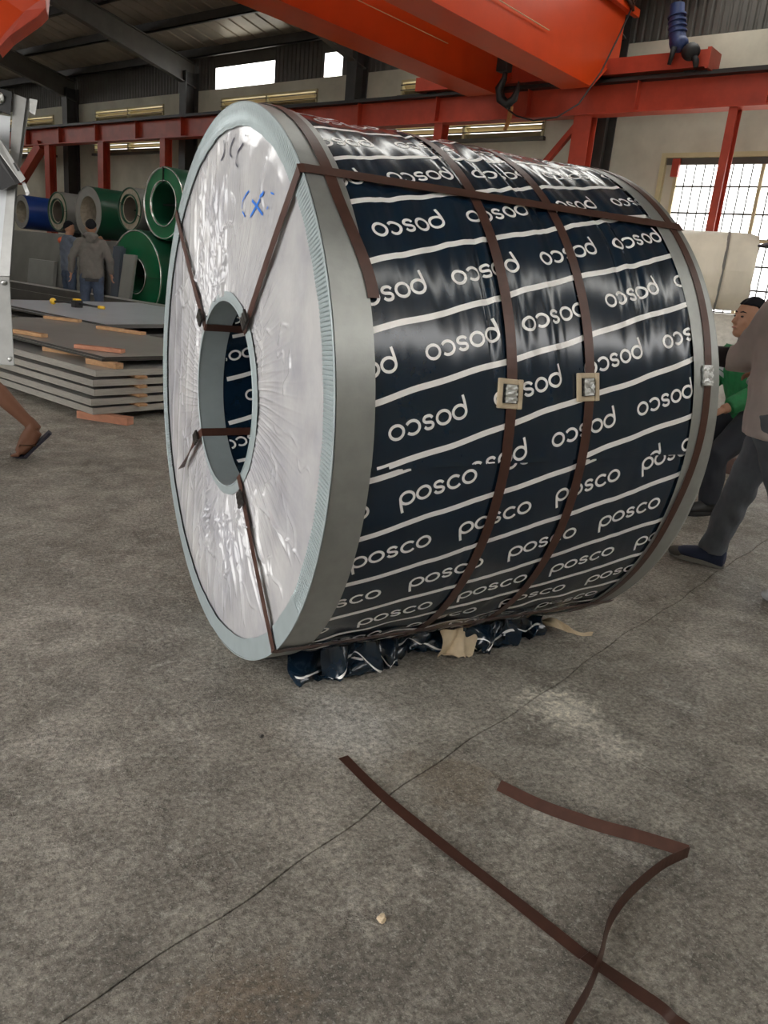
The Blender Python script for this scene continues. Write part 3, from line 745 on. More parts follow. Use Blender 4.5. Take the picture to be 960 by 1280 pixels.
# marker writing on the film
def scribble(lines, hw, m):
    for l in lines:
        mb = MB(); mb.fn = lambda y, z: (-0.005-float(film_h(math.atan2(z, y), math.hypot(y, z))), y, ZC+z)
        pts = catmull(l, 8) if len(l) > 2 else [(l[0][0]+(l[1][0]-l[0][0])*i/6, l[0][1]+(l[1][1]-l[0][1])*i/6) for i in range(7)]
        ribbon(mb, pts, hw, lambda a, b: (a, b), lambda a, b: True)
        mb.build('marker_stroke', m, coil)
scribble([[(-0.297, 0.624), (-0.245, 0.592), (-0.189, 0.559)], [(-0.196, 0.604), (-0.239, 0.587), (-0.294, 0.562)]], 0.0042, 'ink_blue')
scribble([[(-0.168, 0.631), (-0.127, 0.612), (-0.111, 0.586), (-0.139, 0.559)], [(-0.358, 0.618), (-0.387, 0.613)], [(-0.326, 0.576), (-0.339, 0.583)]], 0.0024, 'ink_blue')
scribble([[(-0.002, 0.79), (0.032, 0.769), (0.041, 0.748), (0.023, 0.738)], [(0.1, 0.792), (0.093, 0.756), (0.123, 0.733)], [(-0.116, 0.787), (-0.124, 0.782)], [(-0.102, 0.766), (-0.043, 0.742), (-0.03, 0.717), (-0.052, 0.704)]], 0.0030, 'ink_black')

# ---- bore: inner flange, grey sleeve, navy lining with print
RH = 0.305
def iflange(a, b):
    r = RH+0.030*a
    return ringpt(r+0.001*math.sin(b*120)*a, 2*PI*b, -0.013+0.004*a*a)
ifl = MB().grid(iflange, 4, 240).build('bore_flange', 'flange', coil, smooth=True)
MB().loft([ringpt(RH+0.001, 2*PI*i/160, -0.0125) for i in range(161)], 0.003, side=(1, 0, 0), n=6, caps=False).build('rolled_edge', 'flange', ifl, smooth=True)
MB().grid(lambda a, b: ringpt(RH, -2*PI*b, -0.012+0.092*a), 3, 160).build('bore_sleeve', 'flange', coil, smooth=True)
bl = MB().grid(lambda a, b: ringpt(RH+0.0015, -2*PI*b, 0.05+(CW-0.05)*a), 30, 160).build('bore_lining', 'navy', coil, smooth=True)
def bore_map(x, s): th = s/RH; return ringpt(RH+0.0003, th, x)
bst = [-0.50, -0.33, -0.165, 0.005, 0.175, 0.345, 0.5]
bst = [q+0.281*0.57 for q in bst]
make_print('lettering', bl, bore_map, [((bst[i]+bst[i+1])/2, -0.15+0.105*(i+1)) for i in range(len(bst)-1)], bst, True, lambda x, s: 0.083 < x < CW-0.1, 0.083, CW-0.1)

# ---- brown steel straps
def strap_strip(pts, nrm, width, name='strap', parent=coil, th=0.0013, m='strap'):
    """pts: centre line; nrm(i): outward normal"""
    mb = MB(); n = len(pts); pts = [Vector(p) for p in pts]
    vs = []
    for i in range(n):
        t = (pts[min(i+1, n-1)]-pts[max(i-1, 0)]).normalized(); nn = Vector(nrm(i)).normalized()
        sd = t.cross(nn).normalized()*width/2
        vs += [pts[i]-sd, pts[i]+sd, pts[i]+sd+nn*th, pts[i]-sd+nn*th]
    fs = [(0, 1, 2, 3)]
    for i in range(n-1):
        for k in range(4): fs.append((4*i+k, 4*i+4+k, 4*i+4+(k+1) % 4, 4*i+(k+1) % 4))
    fs.append(tuple(4*(n-1)+k for k in (3, 2, 1, 0)))
    return mb.add(vs, fs).build(name, m, parent)
def ring_strap(xf, s0, s1, r, w=0.033, n=160):
    ss = [s0+(s1-s0)*i/n for i in range(n+1)]
    pts = [cyl(xf(s), s, r) for s in ss]
    return strap_strip(pts, lambda i: (0, -math.cos(ss[i]/R0), math.sin(ss[i]/R0)), w)
RS = 0.8800
sA = ring_strap(lambda s: 0.510+0.012*math.sin(s*3.1+0.6)*(0.5 if s > 0 else 1.0), -1.95, 2.75, RS)
sB = ring_strap(lambda s: 0.783+0.008*math.sin(s*2.6+1.0), -1.95, 2.75, RS)
sC = ring_strap(lambda s: 1.268+0.018*sst(0.0, 0.6, s)-0.028*sst(0.1, -0.3, s), -2.0, 2.75, RB+0.003, w=0.030)
sD = ring_strap(lambda s: 0.060+0.004*math.sin(s*3)+0.045*sst(0.72, 0.38, s)**1.3, 2.3, 0.385, RB+0.004, w=0.032, n=90)
# axial straps through the bore at the four corners
def axial(sdeg, rim=True, inside=True, name='strap', face=True):
    th = math.radians(sdeg); er = Vector((0, math.cos(th), math.sin(th))); c = Vector((0, 0, ZC)); X = Vector((1, 0, 0))
    path = []; nr = []
    if rim:
        for q in range(24):
            x = CW+0.004-(CW+0.006)*q/23
            path.append(c+X*x+er*(RB+0.0055)); nr.append(er)
        path.append(c+X*-0.0175+er*(RB+0.002)); nr.append((er-X).normalized())
    nface = 14
    for q in range(nface+1):
        r = RB-0.006-(RB-0.006-RH-0.012)*q/nface
        off = -0.0150-0.002*math.sin(PI*q/nface)
        path.append(c+X*off+er*r); nr.append(-X)
    path.append(c+X*-0.0165+er*(RH-0.001)); nr.append((-er-X).normalized())
    for q in range(12):
        path.append(c+X*(-0.010+(CW+0.01)*q/11)+er*(RH-0.004)); nr.append(-er)
    return strap_strip(path, lambda i: nr[i], 0.032, name)
ax1 = axial(131.3); ax2 = axial(41.2); ax4 = axial(-131.5)
# the fourth strap hangs slack: bore part, twist over the edge, short free tail
th = math.radians(-36.5); er = Vector((0, math.cos(th), math.sin(th))); c0 = Vector((0, 0, ZC)); X = Vector((1, 0, 0)); tg = Vector((0, -math.sin(th), math.cos(th)))
path = [c0+X*(CW-CW*q/10)+er*(RH-0.004) for q in range(10)]+[c0+X*-0.014+er*(RH-0.002), c0+X*-0.02+er*(RH+0.03)]
nr = [-er]*10+[(-er-X).normalized(), -X]
for q in range(8):
    t = q/7; path.append(c0+X*(-0.022-0.006*t)+er*(RH+0.06+0.24*t)-tg*0.02*t); nr.append((-X*math.cos(t*1.2)+tg*math.sin(t*1.2)).normalized())
ax3 = strap_strip(path, lambda i: nr[i], 0.030)
# crimped seals
def seal(c, t, n, w=0.038, l=0.05, m='darkclip', name='strap_seal', parent=None):
    t = Vector(t).normalized(); n = Vector(n).normalized(); sd = t.cross(n).normalized(); c = Vector(c)
    mb = MB()
    k = 6
    for q in range(k):
        a = -l/2+l*q/k; b = a+l/k*0.92
        mb.box(c+t*(a+b)/2+n*0.003, (b-a, w+(0.004 if q % 2 else 0), 0.006+(0.0015 if q % 2 else 0)), (t, sd, n))
    return mb.build(name, m, parent or coil)
for deg, rr, par in ((131.3, 0.352, ax1), (41.2, 0.345, ax2), (-131.5, 0.385, ax4), (-36.5, 0.35, ax3)):
    th = math.radians(deg); er = Vector((0, math.cos(th), math.sin(th)))
    seal(c0+er*rr+X*-0.024, er, -X, parent=par)
# tan pads with bright buckles on the two middle straps
def cyl_frame(x, s):
    th = s/R0; n = Vector((0, -math.cos(th), math.sin(th))); t = Vector((0, math.sin(th), math.cos(th))); return Vector(cyl(x, s, RS)), t, n
for x, s, st_, rotd in ((0.508, 0.158, sA, 3), (0.782, 0.180, sB, -2)):
    p_, t, n = cyl_frame(x, s); sd = Vector((1, 0, 0))
    ca, sa = math.cos(math.radians(rotd)), math.sin(math.radians(rotd)); t, sd = t*ca+sd*sa, sd*ca-t*sa
    mb = MB(); ow, oh, iw, ih = 0.041, 0.040, 0.026, 0.025
    p2 = p_+n*0.0005
    for (dx, dy, w_, h_) in ((-(ow+iw)/2, 0, ow-iw, 2*oh), ((ow+iw)/2, 0, ow-iw, 2*oh), (0, (oh+ih)/2, 2*iw, oh-ih), (0, -(oh+ih)/2, 2*iw, oh-ih)):
        off = n*(-0.004 if abs(dy) > 0 else 0.0)
        mb.box(p2+sd*dx+t*dy+off+n*0.002, (w_, h_, 0.008), (sd, t, n))
    pad = mb.build('strap_pad', 'pad', st_, bevel=0.003)
    MB().box(p2+n*0.0012, (2*iw, 2*ih, 0.002), (sd, t, n)).build('pad_window', 'black', pad)
    mb = MB()
    for q in range(7):
        a = -0.024+0.048*q/7; w_ = 0.034+(0.005 if q % 2 else 0.0)
        mb.box(p2+t*(a+0.0035)+n*(0.006+(0.0015 if q % 2 else 0)), (w_, 0.0070, 0.006), (sd, t, n))
    mb.build('buckle', 'clip', st_)
p_, t, n = cyl_frame(1.268, 0.222); p_ = Vector(cyl(1.268, 0.222, RB+0.004))
mb = MB()
for q in range(7):
    a = -0.032+0.064*q/7; mb.box(p_+t*(a+0.005)+n*0.004, (0.040+(0.006 if q % 2 else 0), 0.0093, 0.006), (Vector((1, 0, 0)), t, n))
mb.build('buckle', 'clip', sC)

# ---- torn, crumpled paper squeezed out under the coil
def crumple(x0, x1, s_top, drop, seed, m, name, out=0.03, nx=26, ny=12, stripes=True, parent=None):
    rg = random.Random(seed); a1 = [rg.uniform(0, 6.28) for _ in range(12)]
    def pt(a, b):
        x = x0+(x1-x0)*a; s = s_top
        p0 = Vector(cyl(x, s, RW+0.006)); 
        dy = -out*b - 0.022*math.sin(b*PI*0.8)*(1+math.sin(a*8+a1[0])) - 0.016*abs(math.sin(a*14+a1[1]+b*3))*b
        dz = -drop*b*(0.82+0.20*math.sin(a*7+a1[2])+0.12*math.sin(a*15+a1[3]))
        dx = 0.020*b*math.sin(a*9+a1[4]) + 0.012*math.sin(b*5+a*7+a1[5])
        q = p0+Vector((dx, dy+0.008*math.sin(a*19+b*6+a1[6]), dz+0.006*math.sin(a*23+b*5+a1[7])*b))
        q.z = max(q.z, 0.004+0.01*abs(math.sin(a*31+b*5)))
        return q
    o = MB().grid(pt, nx, ny).build(name, m, parent or wl, smooth=0.5)
    if stripes:
        for (b0, b1) in ((0.40, 0.46),):
            MB().grid(lambda a, b: pt(a*0.9+0.05, min(1, max(0, b0+(b1-b0)*b+0.16*math.sin(a*5+seed))))+Vector((0, -0.0012, 0.0008)), nx*2, 3).build('printed_stripe', 'print', o, smooth=0.5)
    return o
sb = -1.03
crumple(0.11, 0.40, -0.99, 0.12, 1, 'navy', 'torn_paper', out=0.05)
crumple(0.22, 0.42, -0.93, 0.19, 2, 'navy', 'torn_paper', out=-0.02)
crumple(0.34, 0.52, -0.98, 0.14, 3, 'navy', 'torn_paper', out=0.02)
crumple(0.50, 0.80, -1.02, 0.10, 4, 'navy', 'torn_paper', out=0.0)
crumple(0.70, 0.88, -0.96, 0.14, 5, 'kraft', 'torn_kraft_paper', out=0.02, stripes=False)
crumple(0.80, 1.02, -0.95, 0.16, 6, 'navy', 'torn_paper', out=0.01)
crumple(0.98, 1.20, -0.99, 0.10, 7, 'navy', 'torn_paper', out=0.0)
def krf(a, b):
    x = 1.14+0.20*a+0.05*b; y = -0.26-0.15*a-0.05*b+0.02*math.sin(a*13); z = 0.012+0.055*(1-a)*(0.5+0.5*math.sin(b*4))+0.012*math.sin(a*9+b*5)
    w = 1-0.35*abs(math.sin(a*21))*a
    return Vector((x, y-0.06*(b-0.5)*w, max(0.004, z)))
MB().grid(krf, 18, 8).build('torn_kraft_paper', 'kraft', wl, smooth=0.5)
# flattened metal lip of the lower band where the coil bears on the floor
MB().grid(lambda a, b: Vector((-0.012+0.115*a, -0.36+0.30*b, max(0.003, 0.88-math.sqrt(max(0, RB**2-(0.36-0.30*b)**2))+0.004-0.022*a*(1-b)))), 6, 14).build('bent_band_lip', 'galv', coil, smooth=True)

# ================================================================== LOOSE STRAPS AND STONES ON THE FLOOR
def curve_pts(ctrl, k=8):
    out = []
    P = [Vector(p) for p in ctrl]
    for i in range(len(P)-1):
        p0, p1, p2, p3 = P[max(i-1, 0)], P[i], P[i+1], P[min(i+2, len(P)-1)]
        for j in range(k):
            t = j/k; out.append(0.5*((2*p1)+(p2-p0)*t+(2*p0-5*p1+4*p2-p3)*t*t+(3*p1-p0-3*p2+p3)*t**3))
    out.append(P[-1]); return out
pts = curve_pts([(0.100, -0.866, 0.006), (0.128, -1.06, 0.004), (0.175, -1.28, 0.008), (0.235, -1.50, 0.006), (0.279, -1.666, 0.003)])
pts2 = [Vector((0.276, -1.655, 0.0055))] + curve_pts([(0.279, -1.668, 0.0055), (0.312, -1.775, 0.010), (0.330, -1.83, 0.012), (0.346, -1.875, 0.004), (0.42, -2.02, 0.004), (0.56, -2.22, 0.003)])
o = strap_strip(pts+pts2[1:], lambda i: (0.05*math.sin(i*0.4), 0, 1), 0.031, 'steel_strap', None); tag(o, 'long brown steel strap lying straight across the floor in front', 'strap')
# bent strap: flat arm, sharp kink, then on edge
ctrl = [(0.438, -1.143, 0.016), (0.50, -1.25, 0.010), (0.58, -1.36, 0.012), (0.66, -1.455, 0.018), (0.730, -1.537, 0.018)]
p1 = curve_pts(ctrl, 6); n1 = [Vector((-0.35, -0.75, 0.75)).normalized()]*len(p1)
ctrl2 = [(0.731, -1.538, 0.018), (0.640, -1.545, 0.020), (0.545, -1.566, 0.019), (0.455, -1.594, 0.018), (0.375, -1.633, 0.018), (0.30, -1.690, 0.024), (0.215, -1.745, 0.026), (0.12, -1.79, 0.018), (0.02, -1.85, 0.017)]
p2 = curve_pts(ctrl2, 6); n2 = []
for i in range(len(p2)):
    t = i/(len(p2)-1); e = (p2[min(i+1, len(p2)-1)]-p2[max(i-1, 0)]).normalized(); sd = e.cross(Zv).normalized()
    n2.append((sd*(-1 if True else 1)*1.0+Zv*0.25*math.sin(t*3)).normalized())
bent = thing('bent_strap', 'bent brown steel strap with a sharp kink, partly standing on edge', 'strap', (0.73, -1.54, 0))
def up_strip(path, nr, name): return strap_strip(path, lambda i: nr[i], 0.031, name, bent)
up_strip(p1, n1, 'flat_arm'); up_strip(p2, n2, 'standing_arm')
rg = random.Random(11)
def stone(c, r, name, label, m):
    bm = bmesh.new(); bmesh.ops.create_icosphere(bm, subdivisions=2, radius=r)
    for v in bm.verts:
        v.co *= 1+rg.uniform(-0.28, 0.28); v.co.z = max(v.co.z*0.75, -r*0.45)
    mb = MB().add([v.co+Vector(c)+Vector((0, 0, r*0.45)) for v in bm.verts], [[v.index for v in f.verts] for f in bm.faces]); bm.free()
    return tag(mb.build(name, m), label, 'stone')
stone((-0.066, -1.418, 0), 0.010, 'stone', 'small pale stone chip on the floor left of the straps', 'kraft')
stone((-0.078, -0.689, 0), 0.007, 'stone', 'tiny dark stone on the floor below the coil end', 'sheet_dark')

# ================================================================== BACKGROUND COILS (axis along the shed's depth)
def bcoil(name, label, uf, v, zc, R, rh, length, face, body, rim, group=None, rimw=0.03, cross=None, inner_rim=True, cat='coil', core='bore', irw=None):
    t = thing(name, label, cat, W(uf+length/2, v, zc-R), group)
    def rp(r, th, u): return W(u, v+r*math.cos(th), zc+r*math.sin(th))
    MB().grid(lambda a, b: rp(R, 2*PI*b, uf+length*a), 1, 64).build('body', body, t, smooth=True)
    MB().grid(lambda a, b: rp(rh+(R-rh)*a, 2*PI*b, uf), 3, 64).build('end_face', face, t)
    MB().grid(lambda a, b: rp(rh+(R-rh)*a, 2*PI*b, uf+length), 1, 64).build('rear_face', body, t)
    MB().grid(lambda a, b: rp(rh, 2*PI*b, uf+length*a), 1, 48).build('core', core, t, smooth=True)
    if rimw:
        MB().loft([rp(R-rimw/2, 2*PI*i/64, uf-0.004) for i in range(65)], [(rimw/2, 0.012)]*65, side=None, n=8, caps=False).build('outer_rim', rim, t, smooth=True)
    if inner_rim:
        iw_ = (irw or rimw*1.2)/2
        MB().loft([rp(rh+iw_, 2*PI*i/48, uf-0.004) for i in range(49)], [(iw_, 0.012)]*49, n=8, caps=False).build('inner_rim', rim, t, smooth=True)
    for th in (cross or []):
        th = math.radians(th)
        MB().bar(rp(rh*0.98, th, uf-0.018), rp(R*0.99, th, uf-0.018), 0.035, 0.004, up=V*math.cos(th+PI/2)+Zv*math.sin(th+PI/2)).build('strap', 'black', t)
    if cross:
        MB().bar(rp(rh*1.02, 0, uf+0.25), rp(rh*1.02, PI, uf+0.25), 0.04, 0.03).build('bore_strap', 'black', t)
    return t
UF = 7.4
bcoil('steel_coil', 'green coil with a bright silver rim on top beside the white coil end', UF, 11.05, 2.19, 0.635, 0.36, 1.25, 'green', 'green_dk', 'chrome', cross=[90, 5, 180], core='green_dk', rimw=0.05, group='background coils')
bcoil('steel_coil', 'largest green coil standing on the floor below the silver-rimmed one', UF-0.15, 11.72, 0.855, 0.85, 0.30, 1.3, 'green', 'green_dk', 'chrome', cross=[180], core='green_dk', rimw=0.045, group='background coils')
bcoil('steel_coil', 'small beige-ended coil with dark green rim left of the silver-rimmed one', UF, 12.15, 2.07, 0.40, 0.22, 0.9, 'beige', 'greycoil', 'green_dk', cross=[20, 200], irw=0.075, rimw=0.04, group='background coils')
bcoil('steel_coil', 'dark green coil with a wide pale grey end ring amid the top row', UF, 13.66, 1.98, 0.50, 0.31, 1.5, 'greycoil', 'green_dk', 'greycoil', rimw=0.02, inner_rim=False, core='beige', group='background coils')
bcoil('steel_coil', 'small coil with beige paper end and green rim beside the blue coil', UF, 14.88, 1.97, 0.40, 0.21, 0.9, 'beige', 'greycoil', 'green_dk', cross=[0, 180], irw=0.075, rimw=0.045, group='background coils')
bcoil('steel_coil', 'blue coil with a grey end at the far left of the top row', UF, 16.5, 1.93, 0.36, 0.24, 1.1, 'greycoil', 'bluecoil', 'greycoil', rimw=0.02, inner_rim=False, core='beige', group='background coils')
for v, lab in ((13.45, 'grey wrapped coil under the dark green coil behind the hooded man'), (15.1, 'grey wrapped coil under the small green-rimmed coil at the left'), (16.75, 'grey wrapped coil under the blue coil')):
    bcoil('steel_coil', lab, UF+0.1, v, 0.735, 0.73, 0.28, 1.4, 'greycoil', 'greycoil', 'greycoil', rimw=0.03, group='background coils')
bcoil('steel_coil', 'dark green coil on the floor half hidden behind the big coil', UF+0.3, 10.05, 0.80, 0.80, 0.28, 1.2, 'green_dk', 'green_dk', 'chrome', group='background coils')
# tall plate bundles standing in front of the lower coils
def bundle(u0, u1, v0, v1, z0, z1, lab, m, sheets=3, lean=0.0, name='plate_bundle', cat='plate bundle'):
    t = thing(name, lab, cat, W((u0+u1)/2, (v0+v1)/2, z0))
    for q in range(sheets):
        a = u0+(u1-u0)*q/sheets; b = a+(u1-u0)/sheets*0.9; dz = 0.02*math.sin(q*2.1)
        c = [W(a, v0, z0), W(b, v0, z0), W(b, v1, z0), W(a, v1, z0), W(a+lean, v0, z1+dz), W(b+lean, v0, z1+dz), W(b+lean, v1, z1+dz), W(a+lean, v1, z1+dz)]
        MB().hexa(c).build('plate', m, t, bevel=0.004)
    return t
bundle(7.05, 7.24, 14.1, 17.6, 0.0, 1.50, 'tall dark grey plates standing under the blue coil', 'greyplate', lean=0.12)
bundle(6.92, 7.0, 14.4, 15.5, 0.0, 0.95, 'lighter grey plate leaning on the tall dark plates', 'greyplate2', sheets=1, lean=0.12)
bundle(7.05, 7.2, 12.9, 13.95, 0.0, 1.42, 'light grey plates standing behind the hooded man', 'greyplate2', lean=0.12)
bundle(6.90, 7.02, 11.85, 12.10, 0.0, 1.36, 'dark blue-grey plates on edge beside the lower green coil', 'blueplate', lean=0.1)
bundle(6.70, 6.76, 11.20, 11.58, 0.0, 1.24, 'narrow grey plate leaning against the lower green coil', 'greyplate2', sheets=1, lean=0.2)

# coils wrapped in plastic behind the green-jacket man
def wrapcoil(label, c_uv, zc, R, length, m, az, name='wrapped_coil'):
    t = thing(name, label, 'coil', W(c_uv[0], c_uv[1], zc-R))
    d = Vector((math.cos(az), math.sin(az), 0)); s_ = Vector((-math.sin(az), math.cos(az), 0)); c = W(c_uv[0], c_uv[1], zc)
    rg = random.Random(int(zc*100)); ph = [rg.uniform(0, 6) for _ in range(6)]
    def rr(th, a): return R*(1+0.012*math.sin(th*9+a*7+ph[0])+0.008*math.sin(th*21+ph[1]+a*13))
    def body(a, b):
        th = 2*PI*b; e = 0.06*(max(0, abs(a-0.5)*2-0.8)/0.2)**2
        r = rr(th, a)*(1-e)
        return c+d*(length*(a-0.5))+s_*r*math.cos(th)+Zv*r*math.sin(th)
    MB().grid(body, 16, 60).build('wrap', m, t, smooth=True)
    for sg in (-0.5, 0.5):
        MB().grid(lambda a, b: c+d*(length*sg+0.01*math.sin(b*40)*a)+(s_*math.cos(2*PI*b)+Zv*math.sin(2*PI*b))*(0.12*R+(rr(2*PI*b, sg+0.5)*0.94-0.12*R)*a), 6, 60).build('end_wrap', m, t, smooth=True)
    for a in (-0.25, 0.25):
        MB().loft([c+d*length*a+(s_*math.cos(2*PI*i/48)+Zv*math.sin(2*PI*i/48))*R*1.02 for i in range(49)], [(0.003, 0.016)]*49, side=None, n=6, caps=False).build('strap', 'greycoil', t)
    return t
wrapcoil('cream plastic-wrapped coil stacked in front of the bright gate', (6.15, 0.75), 1.625, 0.345, 1.05, 'creamfilm', AZ+PI/2+0.35)
wrapcoil('silvery crinkle-wrapped coil under the cream one behind the green-jacket man', (6.1, 0.55), 0.625, 0.625, 1.3, 'foil', AZ+PI/2+0.35)
o = MB().ubox(4.5, 7.0, -1.6, -0.95, 0.0, 0.13).build('dark_skid', 'black', bevel=0.01); tag(o, 'low black skid on the floor behind the grey-shirted man', 'skid')
o = MB().ubox(5.0, 5.6, -0.4, 0.3, 0.0, 0.14).build('steel_skid', 'strap', bevel=0.01); tag(o, 'low red-brown skid on the floor behind the coil edge', 'skid')

# ================================================================== SHEET STACKS ON THE LEFT
def pack(u0, u1, v0, v1, z0, z1, lab, m_top, m_edge, n=1, skew=0.0, group=None):
    t = thing('sheet_pack', lab, 'sheet stack', W((u0+u1)/2, (v0+v1)/2, z0), group)
    for q in range(n):
        a = z0+(z1-z0)*q/n; b = z0+(z1-z0)*(q+1)/n-(0.003 if n > 1 else 0)
        du = 0.012*math.sin(q*2.3+z0*40); dv = 0.015*math.cos(q*1.7+z0*31)
        c = [W(u0+du, v0+dv), W(u1+du, v0+dv+skew), W(u1+du, v1+dv+skew), W(u0+du, v1+dv)]
        MB().hexa([p+Zv*a for p in c]+[p+Zv*b for p in c]).build('sheet_bundle', m_edge, t)
        MB().hexa([p+Zv*b for p in c]+[p+Zv*(b+0.0012) for p in c]).build('top_sheet', m_top, t)
    return t
def timber(c, az, l, w, h, lab, m='timber', group='timber blocks'):
    d = Vector((math.cos(az), math.sin(az), 0)); s_ = Vector((-math.sin(az), math.cos(az), 0))
    o = MB().box(Vector(c)+Zv*h/2, (l, w, h), (d, s_, Zv)).build('timber_block', m, bevel=0.003)
    return tag(o, lab, 'timber', group)
lv = ['lowest', 'second lowest', 'middle', 'second highest', 'highest']
z = 0.062
for q in range(5):
    pack(1.54+[0.0, -0.01, 0.0, 0.005, 0.01][q], 3.05, 3.50+[0.02, 0.0, -0.02, 0.0, -0.015][q], 6.7, z, z+0.050, '%s of the five pale-edged steel sheet packs in the near stack' % lv[q], 'sheet', 'sheet_edge', group='near stack packs')
    if q < 4:
        timber(W(1.95, 3.62, z+0.0515), AZ+PI/2, 0.36, 0.08, 0.0225, 'thin timber spacer above the %s sheet pack of the near stack' % lv[q])
    z += 0.0745
timber(W(1.66, 3.53, 0.0), AZ+PI/2+0.42, 0.46, 0.09, 0.06, 'timber block on the floor under the near sheet stack corner', 'timber_red')
timber(W(1.80, 6.0, 0.0), AZ+PI/2, 0.50, 0.09, 0.06, 'timber block on the floor under the far part of the near stack', 'timber_red')
timber(W(2.85, 3.9, 0.0), AZ+PI/2, 0.50, 0.09, 0.06, 'timber block on the floor under the right part of the near stack', 'timber_red')
zt = 0.062+5*0.0745-0.0235+0.0005
timber(W(1.75, 3.68, zt), AZ+PI/2+0.2, 0.34, 0.08, 0.045, 'pale timber block on top of the near stack, under the dark sheets')
timber(W(1.87, 4.36, zt), AZ+PI/2+0.38, 0.60, 0.08, 0.045, 'longer timber block under the dark sheets at their left edge')
timber(W(2.8, 5.9, zt), AZ+PI/2, 0.4, 0.08, 0.045, 'hidden timber block under the dark sheets at the back')
pack(1.70, 3.08, 3.62, 6.8, zt+0.047, zt+0.085, 'dark oily steel sheets lying on timbers on top of the near stack', 'sheet', 'sheet_dark', n=2)
zt2 = zt+0.087
timber(W(1.87, 3.95, zt2), AZ+PI/2+0.52, 0.42, 0.075, 0.032, 'reddish timber block lying near the front corner of the dark sheets', 'timber_red')
timber(W(1.82, 5.05, zt2), AZ+PI/2+0.20, 0.42, 0.075, 0.032, 'timber block lying on the dark sheets beside the grey truck board')
timber(W(2.90, 6.45, zt2), AZ+PI/2+0.46, 0.44, 0.075, 0.032, 'timber block lying at the back edge of the dark sheets')
timber(W(2.94, 5.35, zt2), AZ+PI/2+0.28, 0.60, 0.075, 0.032, 'timber block lying on the dark sheets nearest the coil')
# second stack, bluish top
for q, (lab, mt) in enumerate((('lower black-edged sheet pack of the second stack', 'sheet_dark'), ('middle pale sheet pack of the second stack', 'sheet'), ('upper black-edged sheet pack of the second stack', 'sheet_dark'), ('bluish shiny top sheet pack of the second stack with a tool on it', 'sheet_blue'))):
    pack(3.14+0.02*q, 6.0, 5.75+0.12*q, 9.3, 0.06+0.13*q, 0.06+0.13*q+(0.07 if q < 3 else 0.05), lab, mt, 'sheet_dark' if q != 1 else 'sheet_edge', skew=0.45, n=2)
    if q < 3:
        timber(W(3.5, 6.2+0.12*q, 0.13+0.13*q+0.002), AZ+PI/2, 0.3, 0.08, 0.057, 'timber spacer above the %s pack of the second stack' % ['bottom', 'next', 'third'][q])
        timber(W(5.6, 8.2, 0.13+0.13*q+0.002), AZ+PI/2, 0.3, 0.08, 0.057, 'far timber spacer above the %s pack of the second stack' % ['bottom', 'next', 'third'][q])
for (u, v) in ((3.5, 6.3), (5.5, 8.4), (3.4, 8.9)): timber(W(u, v, 0), AZ+PI/2, 0.4, 0.09, 0.058, {6.3: 'floor timber under the near corner of the second sheet stack', 8.4: 'floor timber under the right end of the second sheet stack', 8.9: 'floor timber under the far left end of the second sheet stack'}[v])
# third low stack behind, between the two men
pack(6.05, 6.35, 8.6, 18.5, 0.0, 0.50, 'long grey sheet stack in front of the coil row', 'sheet', 'sheet_dark', n=4)
# small yellow and black tool lying on the bluish sheets
tl = thing('hand_tool', 'black strapping tool with yellow ends lying on the bluish sheets', 'tool', W(4.05, 8.0, 0.505))
c = W(4.0, 8.1, 0.52)
MB().box(c+Zv*0.04, (0.12, 0.10, 0.09), (U, V, Zv)).build('tool_body', 'black', tl, bevel=0.01)
MB().loft([c+V*0.02+Zv*0.05, c+V*0.22+Zv*0.05-U*0.05, c+V*0.42+Zv*0.03-U*0.1], [0.022, 0.016, 0.016]).build('handle', 'black', tl, smooth=True)
MB().ball(c+V*0.44+Zv*0.035-U*0.105, 0.045).build('grip_end', 'yellow', tl, smooth=True)
MB().loft([c+Zv*0.05-V*0.02, c-V*0.16+Zv*0.04+U*0.08, c-V*0.30+Zv*0.03+U*0.16], [0.02, 0.014, 0.014]).build('handle', 'black', tl, smooth=True)
MB().loft([c-V*0.28+Zv*0.03+U*0.15, c-V*0.36+Zv*0.03+U*0.19], 0.022).build('grip_end', 'yellow', tl, smooth=True)
MB().box(c+Zv*0.10, (0.08, 0.08, 0.02), (U, V, Zv)).build('tool_top', 'yellow', tl, bevel=0.004)

# ================================================================== TRUCK CORNER AT THE LEFT EDGE
tk = thing('truck_body', 'grey alloy truck body corner with post and latch at the left edge', 'truck', (-0.9, 2.2, 0))
dv = Vector((0.06, 0.997, 0.04))
def tp(pts, ext, m, name, par=tk, off=0.0, bev=0.0): return MB().prism([Vector(p)+dv*off for p in pts], dv*ext).build(name, m, par, bevel=bev)
post = tp([(-0.436, 2.537, 2.058), (-0.377, 2.497, 2.039), (-0.452, 2.393, 1.618), (-0.513, 2.257, 1.124), (-0.566, 2.285, 1.119), (-0.484, 2.424, 1.655)], 0.07, 'alu', 'corner_post')
tp([(-0.377, 2.497, 2.039), (-0.358, 2.486, 2.033), (-0.446, 2.382, 1.589), (-0.507, 2.254, 1.124), (-0.513, 2.257, 1.124), (-0.452, 2.393, 1.618)], 0.05, 'aluplate', 'post_edge', post, off=0.02)
tp([(-0.90, 2.46, 1.117), (-0.513, 2.257, 1.124), (-0.518, 2.105, 0.677), (-0.92, 2.31, 0.667)], 0.03, 'aluplate', 'side_board', off=-0.05, bev=0.004)
for p in ((-0.545, 2.205, 1.09), (-0.538, 2.08, 0.705)): MB().ball(Vector(p)+Vector((0, -0.005, 0)), (0.014, 0.008, 0.014)).build('rivet', 'clip', tk, smooth=True)
